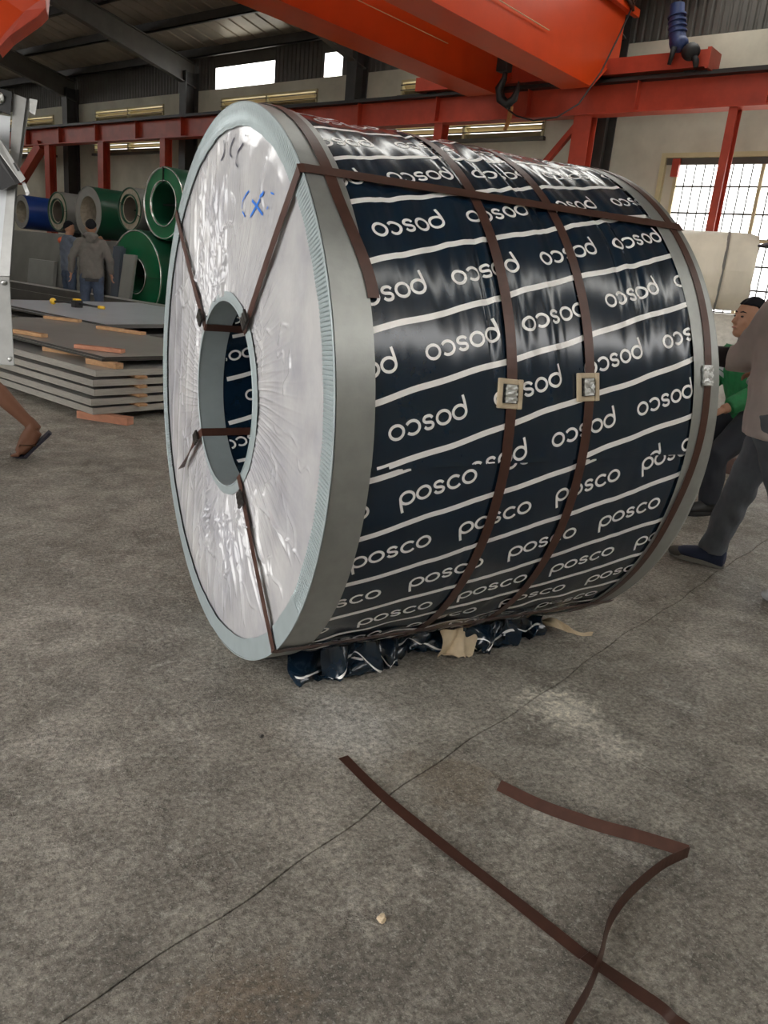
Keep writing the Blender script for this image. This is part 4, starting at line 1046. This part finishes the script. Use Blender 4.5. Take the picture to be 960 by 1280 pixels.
tp([(-0.80, 2.70, 1.962), (-0.458, 2.509, 1.942), (-0.484, 2.424, 1.655), (-0.566, 2.285, 1.119), (-0.85, 2.44, 1.115)], 0.02, 'white', 'panel', off=0.03)
tp([(-0.80, 2.75, 2.15), (-0.443, 2.542, 2.061), (-0.458, 2.512, 1.95), (-0.80, 2.70, 2.03)], 0.08, 'black', 'top_bracket', off=-0.03)
MB().ball((-0.505, 2.51, 2.02), (0.022, 0.012, 0.03)).build('bolt', 'clip', tk, smooth=True)
lev = tp([(-0.60, 2.54, 1.86), (-0.56, 2.54, 1.90), (-0.407, 2.371, 1.626), (-0.431, 2.376, 1.603)], 0.025, 'alu', 'latch_lever', off=-0.09, bev=0.003)
tp([(-0.462, 2.427, 1.698), (-0.454, 2.424, 1.703), (-0.434, 2.399, 1.664), (-0.442, 2.402, 1.659)], 0.006, 'black', 'slot', lev, off=-0.095)
tp([(-0.62, 2.56, 1.83), (-0.60, 2.54, 1.86), (-0.431, 2.376, 1.603), (-0.455, 2.38, 1.595), (-0.52, 2.40, 1.56), (-0.60, 2.43, 1.55)], 0.03, 'black', 'latch_body', off=-0.055)
tp([(-0.427, 2.374, 1.604), (-0.412, 2.371, 1.613), (-0.393, 2.34, 1.554), (-0.408, 2.342, 1.541)], 0.02, 'clip', 'latch_hook', off=-0.07)
tp([(-0.362, 2.489, 2.041), (-0.325, 2.467, 2.037), (-0.341, 2.449, 1.958), (-0.366, 2.468, 1.972)], 0.03, 'clip', 'tab', off=0.0)
MB().box((-1.55, 2.05, 0.60), (1.5, 0.55, 0.14)).build('chassis', 'black', tk)
for x in (-1.3, -1.9): MB().loft([(x, 1.9, 0.27), (x, 2.1, 0.27)], 0.27, side=Zv, n=28).build('wheel', 'black', tk, smooth=0.6)

# ================================================================== PEOPLE
class Fig:
    """joint table in a local frame: f forward, l left, z up"""
    def __init__(s, org, az):
        s.o = Vector((org[0], org[1], 0)); s.F = Vector((math.cos(az), math.sin(az), 0)); s.L = Vector((-math.sin(az), math.cos(az), 0))
    def p(s, f, l, z): return s.o+s.F*f+s.L*l+Zv*z
def hand(mb, wr, d, palm_n, side, curl=0.5, sc=1.0):
    """wr wrist, d finger direction, palm_n palm normal, side towards the thumb"""
    d = d.normalized(); palm_n = palm_n.normalized(); side = (side-d*side.dot(d)).normalized()
    k = sc
    mb.loft([wr-d*0.01, wr+d*0.03*k, wr+d*0.06*k, wr+d*0.09*k], [(0.026*k, 0.018*k), (0.034*k, 0.017*k), (0.040*k, 0.015*k), (0.038*k, 0.012*k)], side=side, n=10)
    for q, (off, ln) in enumerate(((0.029, 0.068), (0.010, 0.077), (-0.010, 0.071), (-0.029, 0.055))):
        b = wr+d*0.085*k+side*off*k; a1 = curl*0.8; a2 = curl*1.7
        p1 = b+(d*math.cos(a1*0.6)+palm_n*math.sin(a1*0.6))*ln*0.42*k
        p2 = p1+(d*math.cos(a1*1.5)+palm_n*math.sin(a1*1.5))*ln*0.32*k
        p3 = p2+(d*math.cos(a2*1.4)+palm_n*math.sin(a2*1.4))*ln*0.26*k
        mb.loft([b-d*0.012*k, p1, p2, p3], [0.0098*k, 0.0092*k, 0.0085*k, 0.0065*k], n=7)
    b = wr+d*0.025*k+side*0.028*k
    p1 = b+(d*0.6+side*0.75+palm_n*0.3).normalized()*0.036*k; p2 = p1+(d*0.85+side*0.25+palm_n*0.45*curl*2).normalized()*0.032*k; p3 = p2+(d+palm_n*0.5*curl).normalized()*0.022*k
    mb.loft([b-side*0.012*k, b, p1, p2, p3], [0.013*k, 0.013*k, 0.0115*k, 0.010*k, 0.0075*k], n=7)
def head(mb, c, F, L, up, sc=1.0):
    """c = centre of the cranium"""
    ax = (F, L, up)
    mb.ball(c, (0.098*sc, 0.078*sc, 0.105*sc), ax)
    mb.ball(c+F*0.022*sc-up*0.05*sc, (0.072*sc, 0.064*sc, 0.088*sc), ax)
    mb.ball(c+F*0.050*sc-up*0.108*sc, (0.036*sc, 0.040*sc, 0.030*sc), ax)          # chin
    mb.loft([c+F*0.088*sc-up*0.008*sc, c+F*0.104*sc-up*0.032*sc, c+F*0.112*sc-up*0.05*sc, c+F*0.09*sc-up*0.058*sc], [0.010*sc, 0.013*sc, 0.016*sc, 0.012*sc], n=8)  # nose
    for sg in (-1, 1):
        mb.ball(c+L*sg*0.078*sc-up*0.022*sc-F*0.008*sc, (0.018*sc, 0.008*sc, 0.031*sc), ax, 10, 7)   # ears
        mb.ball(c+L*sg*0.032*sc+F*0.078*sc+up*0.006*sc, (0.012*sc, 0.024*sc, 0.008*sc), ax, 8, 6)    # brows
        mb.ball(c+L*sg*0.040*sc+F*0.058*sc-up*0.045*sc, (0.026*sc, 0.022*sc, 0.024*sc), ax, 8, 6)    # cheeks
    mb.ball(c+F*0.085*sc-up*0.082*sc, (0.012*sc, 0.024*sc, 0.008*sc), ax, 8, 6)    # mouth
def face_bits(t, c, F, L, up, body, sc=1.0):
    for sg in (-1, 1):
        MB().ball(c+L*sg*0.031*sc+F*0.0865*sc-up*0.014*sc, (0.006*sc, 0.013*sc, 0.006*sc), (F, L, up), 8, 6).build('eye', 'eye', body, smooth=True)
        MB().loft([c+L*sg*0.014*sc+F*0.094*sc+up*0.010*sc, c+L*sg*0.032*sc+F*0.091*sc+up*0.015*sc, c+L*sg*0.050*sc+F*0.078*sc+up*0.010*sc], [0.0035*sc, 0.0045*sc, 0.002*sc], n=6).build('eyebrow', 'hair', body, smooth=True)
    MB().ball(c+F*0.0955*sc-up*0.083*sc, (0.005*sc, 0.022*sc, 0.0055*sc), (F, L, up), 10, 6).build('lips', 'lips', body, smooth=True)
def hair(t, c, F, L, up, m='hair', sc=1.0, front=0.35):
    mb = MB(); vs = []; 
    def fn(a, b):
        th = 2*PI*b; ca = math.cos(th)
        lim = (1.15 if ca > 0 else 1.15+0.75*(-ca)) - (0.12 if ca > 0.3 else 0)
        ph = lim*a
        wob = 1+0.025*math.sin(th*9+a*6)+0.02*math.sin(th*17)
        return c-F*0.006*sc+up*0.004*sc + F*0.108*sc*wob*math.sin(ph)*ca + L*0.088*sc*wob*math.sin(ph)*math.sin(th) + up*0.116*sc*wob*math.cos(ph)
    return MB().grid(fn, 10, 36).build('hair', m, t, smooth=True, solid=0.012)
def shoe(t, heel, toe, name='shoe', upper='shoe_navy', sole='sole', cap=None, up=Zv, lift=0.0):
    heel = Vector(heel); toe = Vector(toe); d = (toe-heel); Ln = d.length; d.normalize(); sd = up.cross(d).normalized()
    mb = MB()
    mb.loft([heel+d*0.0+up*0.055, heel+d*0.06+up*0.055, heel+d*Ln*0.5+up*0.050, heel+d*Ln*0.78+up*0.040, heel+d*Ln*0.98+up*0.030], [(0.030, 0.045), (0.036, 0.05), (0.042, 0.042), (0.046, 0.030), (0.022, 0.014)], side=sd, n=14)
    mb.loft([heel+d*0.055+up*0.05, heel+d*0.05+up*0.115], [(0.038, 0.048), (0.040, 0.050)], side=sd, n=14)
    o = remeshed(mb, name, upper, t, 0.006, 4)
    pts = []
    for q in range(28):
        th = 2*PI*q/28; a = 0.5+0.52*math.cos(th); w = 0.032+0.018*sst(0.2, 0.8, a)
        pts.append(heel+d*Ln*a+sd*w*math.sin(th)+up*0.002)
    MB().prism(pts, up*0.026).build('shoe_sole', sole, o, bevel=0.004)
    mb = MB()
    for q in range(4):
        a = 0.42+0.1*q; b = heel+d*Ln*a+up*(0.096-0.012*q)
        mb.tube([b-sd*0.026-up*0.008, b+up*0.003, b+sd*0.026-up*0.008], 0.0035, 6)
    ob = mb.build('shoe_laces', 'black', o, smooth=True); ob['kind'] = 'stuff'
    if cap:
        MB().ball(heel+d*Ln*0.84+up*0.030, (0.062, 0.047, 0.030), (d, sd, up)).build('toe_cap', cap, o, smooth=True)
    return o
def limb(mb, pts, r, n=12): return mb.loft(pts, r, n=n)
def mid(a, b, t=0.5): return a+(b-a)*t

def torso_loft(mb, rows, L):
    mb.loft([r[0] for r in rows], [(r[1], r[2]) for r in rows], side=L, n=20)
def standing_pts(f, lean=0.0):
    return None

# ---- hooded man seen from behind
f = Fig((0, 0), 0)
def back_man(org, az, label, top_m, pant_m, hood, armL, armR, skin='skin', sc=1.0, patch=False):
    f = Fig(org, az); P = lambda a, b, c: f.p(a*sc, b*sc, c*sc); F, L = f.F, f.L
    t = thing('person', label, 'person', P(0, 0, 0))
    b = MB(); hc = P(0.03, 0, 1.585)
    head(b, hc, F, L, Zv, sc)
    limb(b, [P(0.0, 0, 1.36), P(0.0, 0, 1.44), P(0.02, 0, 1.52)], [0.07*sc, 0.056*sc, 0.055*sc])
    torso_loft(b, [(P(0, 0, 0.86), 0.15*sc, 0.10*sc), (P(0, 0, 1.05), 0.13*sc, 0.09*sc), (P(0, 0, 1.25), 0.16*sc, 0.10*sc), (P(0, 0, 1.40), 0.12*sc, 0.07*sc)], L)
    for sg, arm in ((1, armL), (-1, armR)):
        sh, el, wr = P(0, 0.17*sg, 1.37), P(*arm[0]), P(*arm[1])
        limb(b, [sh, el, wr], [0.05*sc, 0.042*sc, 0.030*sc])
        hand(b, wr, (wr-el), F.cross(Zv)*(-sg) if abs((wr-el).normalized().z) > 0.5 else -Zv, F, 0.5, sc)
        limb(b, [P(0, 0.09*sg, 0.88), P(0.01, 0.10*sg, 0.48), P(-0.02, 0.11*sg, 0.06)], [0.085*sc, 0.058*sc, 0.045*sc])
        limb(b, [P(-0.05, 0.11*sg, 0.04), P(0.06, 0.12*sg, 0.04), P(0.16, 0.13*sg, 0.03)], [0.035*sc, 0.04*sc, 0.025*sc])
    remeshed(b, 'body', skin, t, 0.010, 4)
    j = MB()
    torso_loft(j, [(P(0, 0, 0.80), 0.185*sc, 0.125*sc), (P(0, 0, 0.86), 0.195*sc, 0.135*sc), (P(0, 0, 1.08), 0.185*sc, 0.13*sc), (P(-0.01, 0, 1.28), 0.195*sc, 0.125*sc), (P(0, 0, 1.40), 0.15*sc, 0.09*sc), (P(0, 0, 1.45), 0.08*sc, 0.075*sc)], L)
    for sg, arm in ((1, armL), (-1, armR)):
        sh, el, wr = P(0, 0.165*sg, 1.36), P(*arm[0]), P(*arm[1])
        limb(j, [sh-L*sg*0.05*sc, sh, mid(sh, el), el, mid(el, wr, 0.55), mid(el, wr, 0.95)], [0.07*sc, 0.078*sc, 0.070*sc, 0.064*sc, 0.056*sc, 0.045*sc])
    if hood:
        j.ball(P(-0.075, 0, 1.45), (0.075*sc, 0.12*sc, 0.06*sc), (F, L, Zv)); j.ball(P(-0.095, 0, 1.41), (0.06*sc, 0.085*sc, 0.07*sc), (F, L, Zv))
    remeshed(j, 'sweatshirt' if hood else 'shirt', top_m, t, 0.012, 4, disp=0.006)
    q = MB()
    torso_loft(q, [(P(0, 0, 0.78), 0.165*sc, 0.115*sc), (P(0, 0, 0.98), 0.15*sc, 0.105*sc)], L)
    for sg in (1, -1):
        limb(q, [P(0, 0.085*sg, 0.88), P(0.0, 0.095*sg, 0.70), P(0.01, 0.105*sg, 0.48), P(-0.01, 0.11*sg, 0.25), P(-0.02, 0.11*sg, 0.07)], [0.10*sc, 0.095*sc, 0.075*sc, 0.068*sc, 0.062*sc])
    remeshed(q, 'trousers', pant_m, t, 0.012, 3, disp=0.005)
    if hood: MB().loft([P(0, 0, 0.755), P(0, 0, 0.82)], [(0.178*sc, 0.12*sc)]*2, side=L, n=24).build('undershirt_hem', 'black', t, smooth=0.8)
    for sg in (1, -1): shoe(t, P(-0.07, 0.11*sg, 0), P(0.20, 0.125*sg, 0), upper='shoe_navy')
    hair(t, hc, F, L, Zv, sc=sc)
    if patch: MB().ball(P(-0.02, 0.15, 1.34), (0.115, 0.06, 0.075), (F, L, Zv)).build('shoulder_patch', 'orange_patch', t, smooth=True)
    return t
back_man(W(5.50, 10.30)[:2], math.radians(80), 'man in a grey hooded sweatshirt and jeans seen from behind', 'hoodie', 'jeans', True,
         ((-0.02, 0.29, 1.10), (0.02, 0.31, 0.86)), ((-0.02, -0.28, 1.10), (0.06, -0.30, 0.88)), sc=1.02)
back_man(W(6.64, 13.1)[:2], math.radians(20), 'man in a slate-blue shirt reaching towards the coils beside the hooded man', 'slate', 'jeans', False,
         ((0.02, 0.25, 1.10), (0.10, 0.24, 0.87)), ((0.22, -0.26, 1.30), (0.46, -0.24, 1.42)), sc=1.03, patch=True)

# ---- walking man at the left edge (only a lower leg is in the picture)
t = thing('person', 'walking person in maroon shorts and dark flip-flops at the left edge', 'person', (-0.72, 2.85, 0))
F = Vector((-0.93, 0.36, 0)).normalized(); L = Zv.cross(F).normalized()
ball_ = Vector((-0.470, 2.745, 0.025)); heel_ = Vector((-0.345, 2.725, 0.172)); ank = Vector((-0.405, 2.760, 0.215)); knee = Vector((-0.640, 2.93, 0.46)); hip = Vector((-0.83, 2.88, 0.86))
foot2 = Vector((-1.28, 3.08, 0)); knee2 = Vector((-1.06, 2.98, 0.46)); ank2 = Vector((-1.20, 3.05, 0.08)); hip2 = hip+L*(-0.16); pel = mid(hip, hip2)
b = MB(); hc = pel+Zv*0.72+F*0.08
head(b, hc, F, L, Zv)
limb(b, [pel+Zv*0.48+F*0.03, pel+Zv*0.66+F*0.05], [0.065, 0.055])
torso_loft(b, [(pel-Zv*0.06, 0.16, 0.11), (pel+Zv*0.15, 0.14, 0.095), (pel+Zv*0.38+F*0.03, 0.17, 0.105), (pel+Zv*0.53+F*0.04, 0.12, 0.07)], L)
limb(b, [hip, mid(hip, knee), knee, mid(knee, ank, 0.3), mid(knee, ank, 0.75), ank], [0.088, 0.075, 0.055, 0.060, 0.042, 0.036])
limb(b, [ank+Vector((0.03, -0.01, 0.005)), mid(ank, ball_, 0.45), ball_+Vector((-0.005, 0, 0.012))], [0.036, 0.036, 0.030])
limb(b, [heel_+Vector((-0.02, 0.012, 0.0)), mid(heel_, ball_), ball_+Vector((0, 0, 0.01))], [0.030, 0.032, 0.030])
b.ball(mid(heel_, ank, 0.55)+Vector((-0.01, 0.005, 0)), 0.040); b.ball(mid(mid(heel_, ank), ball_, 0.4)+Vector((-0.004, 0.004, 0)), 0.040); limb(b, [ank+Vector((-0.01, 0.01, 0.02)), heel_+Vector((-0.022, 0.012, 0.008))], [0.036, 0.034])
toe_d = Vector((-0.95, 0.25, -0.12)).normalized(); toe_s = Zv.cross(toe_d).normalized()
for q, (o_, ln) in enumerate(((0.030, 0.055), (0.014, 0.056), (0.0, 0.052), (-0.014, 0.046), (-0.027, 0.038))):
    s0 = ball_+toe_s*o_; limb(b, [s0, s0+toe_d*ln*0.6, s0+toe_d*ln], [0.012, 0.010, 0.008], 7)
limb(b, [hip2, mid(hip2, knee2), knee2, mid(knee2, ank2, 0.3), ank2], [0.088, 0.075, 0.055, 0.058, 0.038])
limb(b, [ank2+F*-0.05-Zv*0.04, ank2+F*0.08-Zv*0.045, ank2+F*0.17-Zv*0.05], [0.032, 0.036, 0.022])
for sg in (1, -1):
    sh = pel+Zv*0.50+F*0.03+L*0.18*sg; el = sh-Zv*0.27+F*(-0.08*sg); wr = el-Zv*0.20+F*(0.12)
    limb(b, [sh-L*sg*0.06, sh, el, wr], [0.055, 0.052, 0.042, 0.030]); hand(b, wr, wr-el, -L*sg, F, 0.6)
remeshed(b, 'body', 'skin_dk', t, 0.006, 9)
q = MB(); torso_loft(q, [(pel-Zv*0.10, 0.185, 0.135), (pel+Zv*0.12, 0.165, 0.115)], L)
limb(q, [hip+Zv*0.02, mid(hip, knee, 0.5), mid(hip, knee, 0.96)], [0.115, 0.115, 0.105]); limb(q, [hip2+Zv*0.02, mid(hip2, knee2, 0.5), mid(hip2, knee2, 0.9)], [0.115, 0.11, 0.10])
remeshed(q, 'shorts', 'maroon', t, 0.01, 3, disp=0.004)
q = MB(); torso_loft(q, [(pel+Zv*0.05, 0.185, 0.13), (pel+Zv*0.25, 0.175, 0.125), (pel+Zv*0.42+F*0.03, 0.20, 0.13), (pel+Zv*0.55+F*0.04, 0.13, 0.09)], L)
for sg in (1, -1):
    sh = pel+Zv*0.49+F*0.03+L*0.18*sg; limb(q, [sh-L*sg*0.06, sh, sh-Zv*0.2+F*(-0.05*sg)], [0.075, 0.08, 0.075])
remeshed(q, 'shirt', 'slate', t, 0.012, 4, disp=0.004)
hair(t, hc, F, L, Zv)
def flipflop(heel, ball, toe, nrm, lab):
    d = (ball-heel).normalized(); sd = nrm.cross(d).normalized(); pts = []
    path = [(heel-d*0.03, 0.026), (heel, 0.036), (mid(heel, ball, 0.5), 0.034), (ball, 0.046), (mid(ball, toe, 0.7), 0.042), (toe, 0.016)]
    mb = MB(); vs = []; 
    for (p, w) in path: vs += [p-sd*w, p+sd*w, p+sd*w-nrm*0.018, p-sd*w-nrm*0.018]
    fs = [(0, 1, 2, 3)]+[(4*i+k, 4*i+(k+1) % 4, 4*i+4+(k+1) % 4, 4*i+4+k) for i in range(len(path)-1) for k in range(4)]+[tuple(4*(len(path)-1)+k for k in (3, 2, 1, 0))]
    o = mb.add(vs, fs).build('flip_flop', 'flipflop', t, bevel=0.004)
    s0 = mid(ball, toe, 0.35)+nrm*0.02
    for sg in (-1, 1): MB().loft([s0, mid(s0, mid(heel, ball, 0.45)+sd*sg*0.04, 0.5)+nrm*0.045, mid(heel, ball, 0.45)+sd*sg*0.042], [(0.004, 0.008)]*3, n=8).build('thong', 'tan_strap', o, smooth=True)
n_ = Vector((-0.62, -0.02, 0.60)); dd = (ball_-heel_).normalized(); n_ = (n_-dd*n_.dot(dd)).normalized()
flipflop(heel_-n_*0.03, ball_-n_*0.026+Vector((0, 0, 0.012)), ball_+toe_d*0.055+Vector((0, 0, 0.001)), n_, '')
flipflop(ank2+F*-0.05-Zv*0.06, ank2+F*0.12-Zv*0.06, ank2+F*0.2-Zv*0.06, Zv, '')

# ---- man in the mauve-grey shirt at the right edge, stepping towards the coil
t = thing('person', 'man in a mauve-grey shirt and grey jeans stepping towards the coil', 'person', (2.62, -0.2, 0))
F = (Vector((2.59, 0.177, 0))-Vector((2.681, -0.053, 0))).normalized(); L = Zv.cross(F).normalized()
h1 = Vector((2.668, -0.030, 0)); a1 = h1+F*0.055+Zv*0.10           # near-side (right-hand of picture is his back) front foot
h2 = Vector((2.62, -0.65, 0)); a2 = h2+F*0.055+Zv*0.10
pel = Vector((2.59, -0.225, 0.85)); hipA = pel+L*(-0.02)+F*0.02; 
hipL = pel+L*0.09; hipR = pel-L*0.09
fA, fB = (hipL, hipR) if (h1-h2).dot(L) > 0 else (hipR, hipL)
knA = Vector((2.615, -0.10, 0.50)); knB = mid(fB, a2, 0.5)+F*0.03
ch = pel+Zv*0.40+F*0.03; nk = pel+Zv*0.57+F*0.05; hc = pel+Zv*0.74+F*0.10+L*(-0.05)
b = MB(); head(b, hc, F, L, Zv)
limb(b, [nk-Zv*0.05, nk+Zv*0.05, hc-Zv*0.08-F*0.02], [0.065, 0.056, 0.055])
torso_loft(b, [(pel-Zv*0.06, 0.16, 0.11), (pel+Zv*0.18+F*0.01, 0.15, 0.10), (ch, 0.17, 0.105), (nk-Zv*0.04, 0.12, 0.07)], L)
limb(b, [fA, knA, a1], [0.085, 0.058, 0.042]); limb(b, [fB, knB, a2], [0.085, 0.058, 0.042])
for h in (h1, h2): limb(b, [h+F*0.03+Zv*0.05, h+F*0.13+Zv*0.05, h+F*0.23+Zv*0.04], [0.03, 0.035, 0.02])
shA = ch+Zv*0.10+L*0.175; shB = ch+Zv*0.10-L*0.175
elA = Vector((2.560, 0.020, 1.075)); wrA = Vector((2.47, 0.155, 1.08))
elB = Vector((2.90, -0.22, 1.05)); wrB = Vector((2.80, 0.02, 1.02))
near, far = (shA, shB) if (shA-Vector(cam.matrix_world.translation)).length < (shB-Vector(cam.matrix_world.translation)).length else (shB, shA)
for s_, e_, w_ in ((near, elA, wrA), (far, elB, wrB)):
    limb(b, [s_, e_, w_], [0.052, 0.044, 0.032]); hand(b, w_, w_-e_, -Zv, -L if s_ is near else L, 0.7)
remeshed(b, 'body', 'skin', t, 0.008, 4)
j = MB()
torso_loft(j, [(pel-Zv*0.10, 0.195, 0.15), (pel-Zv*0.02, 0.20, 0.150), (pel+Zv*0.18+F*0.02, 0.19, 0.145), (ch, 0.205, 0.14), (nk-Zv*0.06, 0.16, 0.10), (nk, 0.085, 0.08)], L)
for s_, e_, w_ in ((near, elA, wrA), (far, elB, wrB)):
    limb(j, [s_+(ch-s_)*0.3, s_, mid(s_, e_), e_, mid(e_, w_, 0.42 if s_ is near else 0.9)], [0.085, 0.088, 0.080, 0.076, 0.066 if s_ is near else 0.05])
remeshed(j, 'shirt', 'mauve', t, 0.010, 4, disp=0.005)
g_ = MB(); limb(g_, [mid(elA, wrA, 0.35), mid(elA, wrA, 0.7), wrA, wrA+(wrA-elA)*0.15], [0.052, 0.050, 0.042, 0.038])
remeshed(g_, 'arm_sleeve', 'glove', t, 0.008, 3)
q = MB(); torso_loft(q, [(pel-Zv*0.10, 0.175, 0.13), (pel+Zv*0.10, 0.16, 0.115)], L)
limb(q, [fA+Zv*0.02, mid(fA, knA), knA, mid(knA, a1, 0.4), mid(knA, a1, 0.8), a1-Zv*0.01], [0.115, 0.098, 0.078, 0.074, 0.068, 0.070])
limb(q, [fB+Zv*0.02, mid(fB, knB), knB, mid(knB, a2, 0.5), a2-Zv*0.01], [0.115, 0.098, 0.080, 0.072, 0.070])
remeshed(q, 'jeans', 'greyjeans', t, 0.010, 3, disp=0.006)
shoe(t, h1-F*0.02, h1+F*0.26, cap='suede'); shoe(t, h2-F*0.02, h2+F*0.26, upper='white', cap='white')
hair(t, hc, F, L, Zv)
cp = MB().grid(lambda a, b: hc+Zv*0.02+(F*0.112*math.cos(2*PI*b)+L*0.094*math.sin(2*PI*b))*math.sin(1.5*a)+Zv*0.115*math.cos(1.5*a), 8, 32).build('cap', 'cap', t, smooth=True, solid=0.006)
MB().grid(lambda a, b: hc+Zv*(0.028-0.02*a)+F*(0.09+0.085*a*math.cos((b-0.5)*2.2))+L*(0.085*math.sin((b-0.5)*2.4)), 5, 14).build('cap_brim', 'cap', cp, smooth=True, solid=0.008)

# ---- man in the green jacket, stooping behind the coil
t = thing('person', 'stooping man in a green jacket with a charcoal collar looking up beside the coil', 'person', (3.62, 0.72, 0))
azf = math.radians(168); F = Vector((math.cos(azf), math.sin(azf), 0)); L = Zv.cross(F).normalized()
hc = Vector((3.700, 0.905, 1.265)); upv = (Zv*0.97-F*0.12).normalized(); Fh = (F*0.97+Zv*0.12).normalized(); Lh = upv.cross(Fh).normalized()
nk = hc-Zv*0.15-F*0.05; ch = nk-Zv*0.17-F*0.03; pel = ch-Zv*0.30-F*0.10; pel.z = 0.66
fl_ = Vector((3.48, 0.74, 0)); fr_ = Vector((3.62, 1.05, 0))
if (fl_-fr_).dot(L) < 0: fl_, fr_ = fr_, fl_
kl = mid(pel+L*0.1, fl_+Zv*0.1)+F*0.16; kr = mid(pel-L*0.1, fr_+Zv*0.1)+F*0.16
b = MB(); head(b, hc, Fh, Lh, upv, 1.03)
limb(b, [nk-Zv*0.03-F*0.03, nk+Zv*0.03, hc-Zv*0.08-F*0.01], [0.066, 0.056, 0.055])
torso_loft(b, [(pel, 0.16, 0.11), (mid(pel, ch), 0.15, 0.10), (ch, 0.16, 0.10), (nk-Zv*0.03-F*0.02, 0.10, 0.07)], L)
limb(b, [pel+L*0.09, kl, fl_+Zv*0.09], [0.085, 0.058, 0.042]); limb(b, [pel-L*0.09, kr, fr_+Zv*0.09], [0.085, 0.058, 0.042])
for h in (fl_, fr_): limb(b, [h+Zv*0.05-F*0.03, h+F*0.07+Zv*0.05, h+F*0.17+Zv*0.04], [0.03, 0.035, 0.02])
shl = ch+Zv*0.07+L*0.18; shr = ch+Zv*0.07-L*0.18
ell = shl-Zv*0.22+F*0.10+L*0.04; wrl = ell-Zv*0.10+F*0.22; elr = shr-Zv*0.20+F*0.12-L*0.03; wrr = elr-Zv*0.08+F*0.20
for s_, e_, w_, sg in ((shl, ell, wrl, 1), (shr, elr, wrr, -1)):
    limb(b, [s_, e_, w_], [0.05, 0.043, 0.031]); hand(b, w_, w_-e_, -Zv, -L*sg, 0.5)
bd = remeshed(b, 'body', 'skin', t, 0.0065, 3)
face_bits(t, hc, Fh, Lh, upv, bd, 1.03)
j = MB()
torso_loft(j, [(pel-Zv*0.02, 0.20, 0.14), (mid(pel, ch, 0.4), 0.195, 0.14), (ch, 0.20, 0.135), (mid(ch, nk, 0.6), 0.15, 0.10), (nk-Zv*0.02, 0.085, 0.08)], L)
for s_, e_, w_ in ((shl, ell, wrl), (shr, elr, wrr)):
    limb(j, [s_+(ch-s_)*0.3, s_, mid(s_, e_), e_, mid(e_, w_, 0.85)], [0.085, 0.088, 0.078, 0.070, 0.052])
jk = remeshed(j, 'jacket', 'greenjacket', t, 0.010, 4, disp=0.006)
MB().loft([nk-Zv*0.045-F*0.02, nk+Zv*0.0, nk+Zv*0.022], [(0.115, 0.11), (0.085, 0.085), (0.08, 0.08)], side=L, n=20, caps=False).build('collar', 'charcoal', jk, smooth=True, solid=0.01)
MB().loft([nk-Zv*0.05+F*0.05, nk-Zv*0.01+F*0.045], [(0.055, 0.04), (0.05, 0.035)], side=L, n=14).build('shirt_front', 'lightblue', jk, smooth=True)
for s_, e_ in ((shl, ell), (shr, elr)):
    for a in (0.55, 0.68):
        c = mid(s_, e_, a); d = (e_-s_).normalized(); MB().loft([c-d*0.012, c+d*0.012], 0.088, n=20).build('sleeve_stripe', 'white', jk, smooth=0.7)
q = MB(); torso_loft(q, [(pel-Zv*0.04, 0.18, 0.135), (pel+Zv*0.12+F*0.05, 0.165, 0.12)], L)
limb(q, [pel+L*0.09, mid(pel+L*0.09, kl), kl, mid(kl, fl_, 0.5), fl_+Zv*0.07], [0.115, 0.10, 0.08, 0.072, 0.066])
limb(q, [pel-L*0.09, mid(pel-L*0.09, kr), kr, mid(kr, fr_, 0.5), fr_+Zv*0.07], [0.115, 0.10, 0.08, 0.072, 0.066])
remeshed(q, 'trousers', 'darkpants', t, 0.010, 3, disp=0.004)
for h in (fl_, fr_): shoe(t, h-F*0.06, h+F*0.21, upper='black', sole='black')
hair(t, hc, Fh, Lh, upv, sc=1.03)
